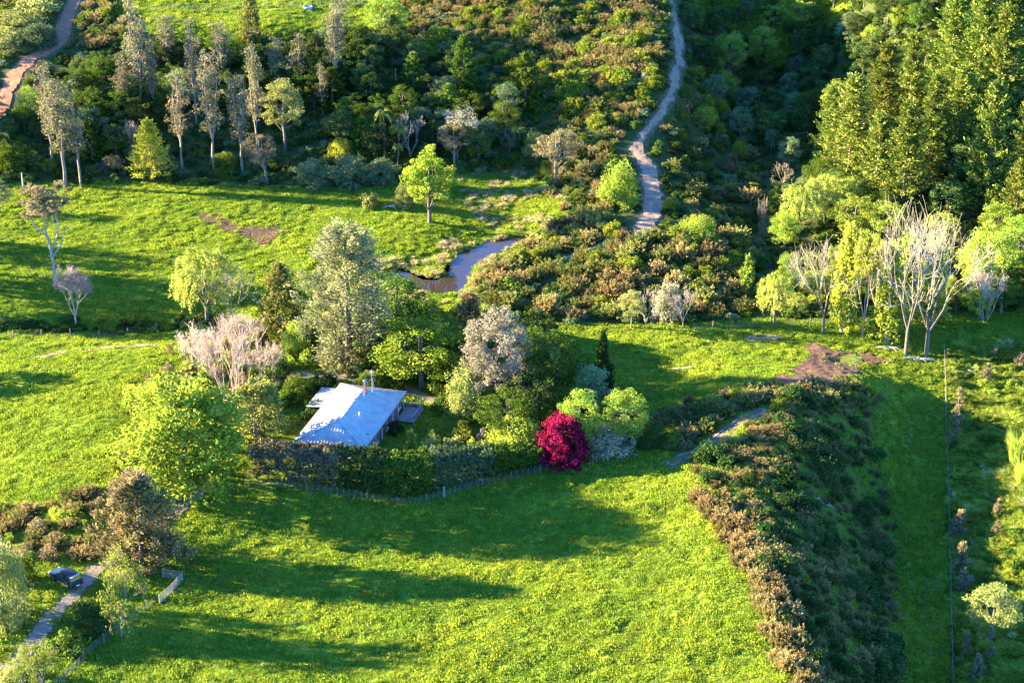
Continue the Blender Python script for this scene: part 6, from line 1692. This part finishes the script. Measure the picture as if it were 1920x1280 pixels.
def grass_material():
    m, N, L = new_mat('grass_blades_mixed')
    out = N.new('ShaderNodeOutputMaterial')
    at_ = N.new('ShaderNodeAttribute'); at_.attribute_name = 'tint'
    geo = N.new('ShaderNodeNewGeometry')
    def nz(sc, de):
        q = N.new('ShaderNodeTexNoise'); q.inputs['Scale'].default_value = sc; q.inputs['Detail'].default_value = de; q.inputs['Roughness'].default_value = 0.65
        L.new(geo.outputs['Position'], q.inputs['Vector']); return q
    n1, n2 = nz(0.09, 5), nz(0.7, 3)
    r1 = ramp(N, [(0.0, (0.075, 0.155, 0.014)), (0.5, (0.245, 0.32, 0.028)), (1.0, (0.48, 0.48, 0.055))])
    r2 = ramp(N, [(0.0, (0.048, 0.125, 0.014)), (0.5, (0.16, 0.255, 0.024)), (1.0, (0.36, 0.41, 0.045))])
    r3 = ramp(N, [(0.0, (0.13, 0.155, 0.03)), (0.5, (0.30, 0.31, 0.07)), (1.0, (0.50, 0.46, 0.13))])
    for r_q in (r1, r2, r3): L.new(at_.outputs['Fac'], r_q.inputs[0])
    def fac(n, a, b):
        q = N.new('ShaderNodeMapRange'); q.inputs['From Min'].default_value = a; q.inputs['From Max'].default_value = b; L.new(n.outputs[0], q.inputs[0]); return q
    m1 = N.new('ShaderNodeMixRGB'); L.new(fac(n1, 0.42, 0.60).outputs[0], m1.inputs[0]); L.new(r1.outputs[0], m1.inputs[1]); L.new(r2.outputs[0], m1.inputs[2])
    m2 = N.new('ShaderNodeMixRGB'); L.new(fac(n2, 0.60, 0.74).outputs[0], m2.inputs[0]); L.new(m1.outputs[0], m2.inputs[1]); L.new(r3.outputs[0], m2.inputs[2])
    oi = N.new('ShaderNodeObjectInfo'); mr = N.new('ShaderNodeMapRange'); mr.inputs['To Min'].default_value = 0.72; mr.inputs['To Max'].default_value = 1.25
    L.new(oi.outputs['Random'], mr.inputs[0])
    hs = N.new('ShaderNodeHueSaturation'); L.new(mr.outputs[0], hs.inputs['Value']); L.new(m2.outputs[0], hs.inputs['Color'])
    d = N.new('ShaderNodeBsdfDiffuse'); t = N.new('ShaderNodeBsdfTranslucent'); mx = N.new('ShaderNodeMixShader'); mx.inputs[0].default_value = 0.28
    L.new(hs.outputs[0], d.inputs[0]); L.new(hs.outputs[0], t.inputs[0]); L.new(d.outputs[0], mx.inputs[1]); L.new(t.outputs[0], mx.inputs[2]); L.new(mx.outputs[0], out.inputs[0])
    return m
LM['grass'] = grass_material()
TURF = make_turf(5)
r_ = np.random.default_rng(41)
n = 590000
g = np.column_stack([r_.uniform(-150, 150, n), r_.uniform(168, 445, n)])
half = 0.268 * (g[:, 1] * CP + CAM_H * SP) + 34
k = np.abs(g[:, 0]) < half
k &= (field('hill', g[:, 0], g[:, 1]) > -0.6) & (r_.random(n) < np.where(field('bankp', g[:, 0], g[:, 1]) > -1.0, 1.0, 0.45)) & (field('pond', g[:, 0], g[:, 1]) > 0.1)
k &= (field('garden', g[:, 0], g[:, 1]) > 0) | (r_.random(n) < 0.85)
for nm in MASKS:
    k &= (field(nm, g[:, 0], g[:, 1]) > -0.35) | (r_.random(n) < (0.34 if nm == 'mud_far' else 0.14 if nm.startswith('mud') else 0.08))
hx = (g[:, 0] - HOUSE_XY[0]) * math.cos(HOUSE_RZ) + (g[:, 1] - HOUSE_XY[1]) * math.sin(HOUSE_RZ)
hy = -(g[:, 0] - HOUSE_XY[0]) * math.sin(HOUSE_RZ) + (g[:, 1] - HOUSE_XY[1]) * math.cos(HOUSE_RZ)
k &= ~((hx > 0.3) & (hx < 9.8) & (hy > 0.3) & (hy < 18.4))
g = g[k]
big = fbm(g[:, 0], g[:, 1], 5.0, 51); small = vnoise(g[:, 0], g[:, 1], 1.1, 52)
s_ = 0.40 + 0.75 * big + 1.5 * np.clip(small - 0.5, 0, 1) * (0.4 + big)
s_ = np.where(vnoise(g[:, 0], g[:, 1], 0.8, 53) > 0.70, s_ * 1.9, s_) * r_.uniform(0.8, 1.2, len(g))
stuff('pasture_grass', np.column_stack([g, ground(g[:, 0], g[:, 1])]), np.column_stack([np.clip(s_, 0.7, 1.4)] * 2 + [s_]), r_.random(len(g)) * 6.28, TURF, 'short green pasture grass of the paddocks', 'grass', seed=6)
print('grass tufts', len(g))
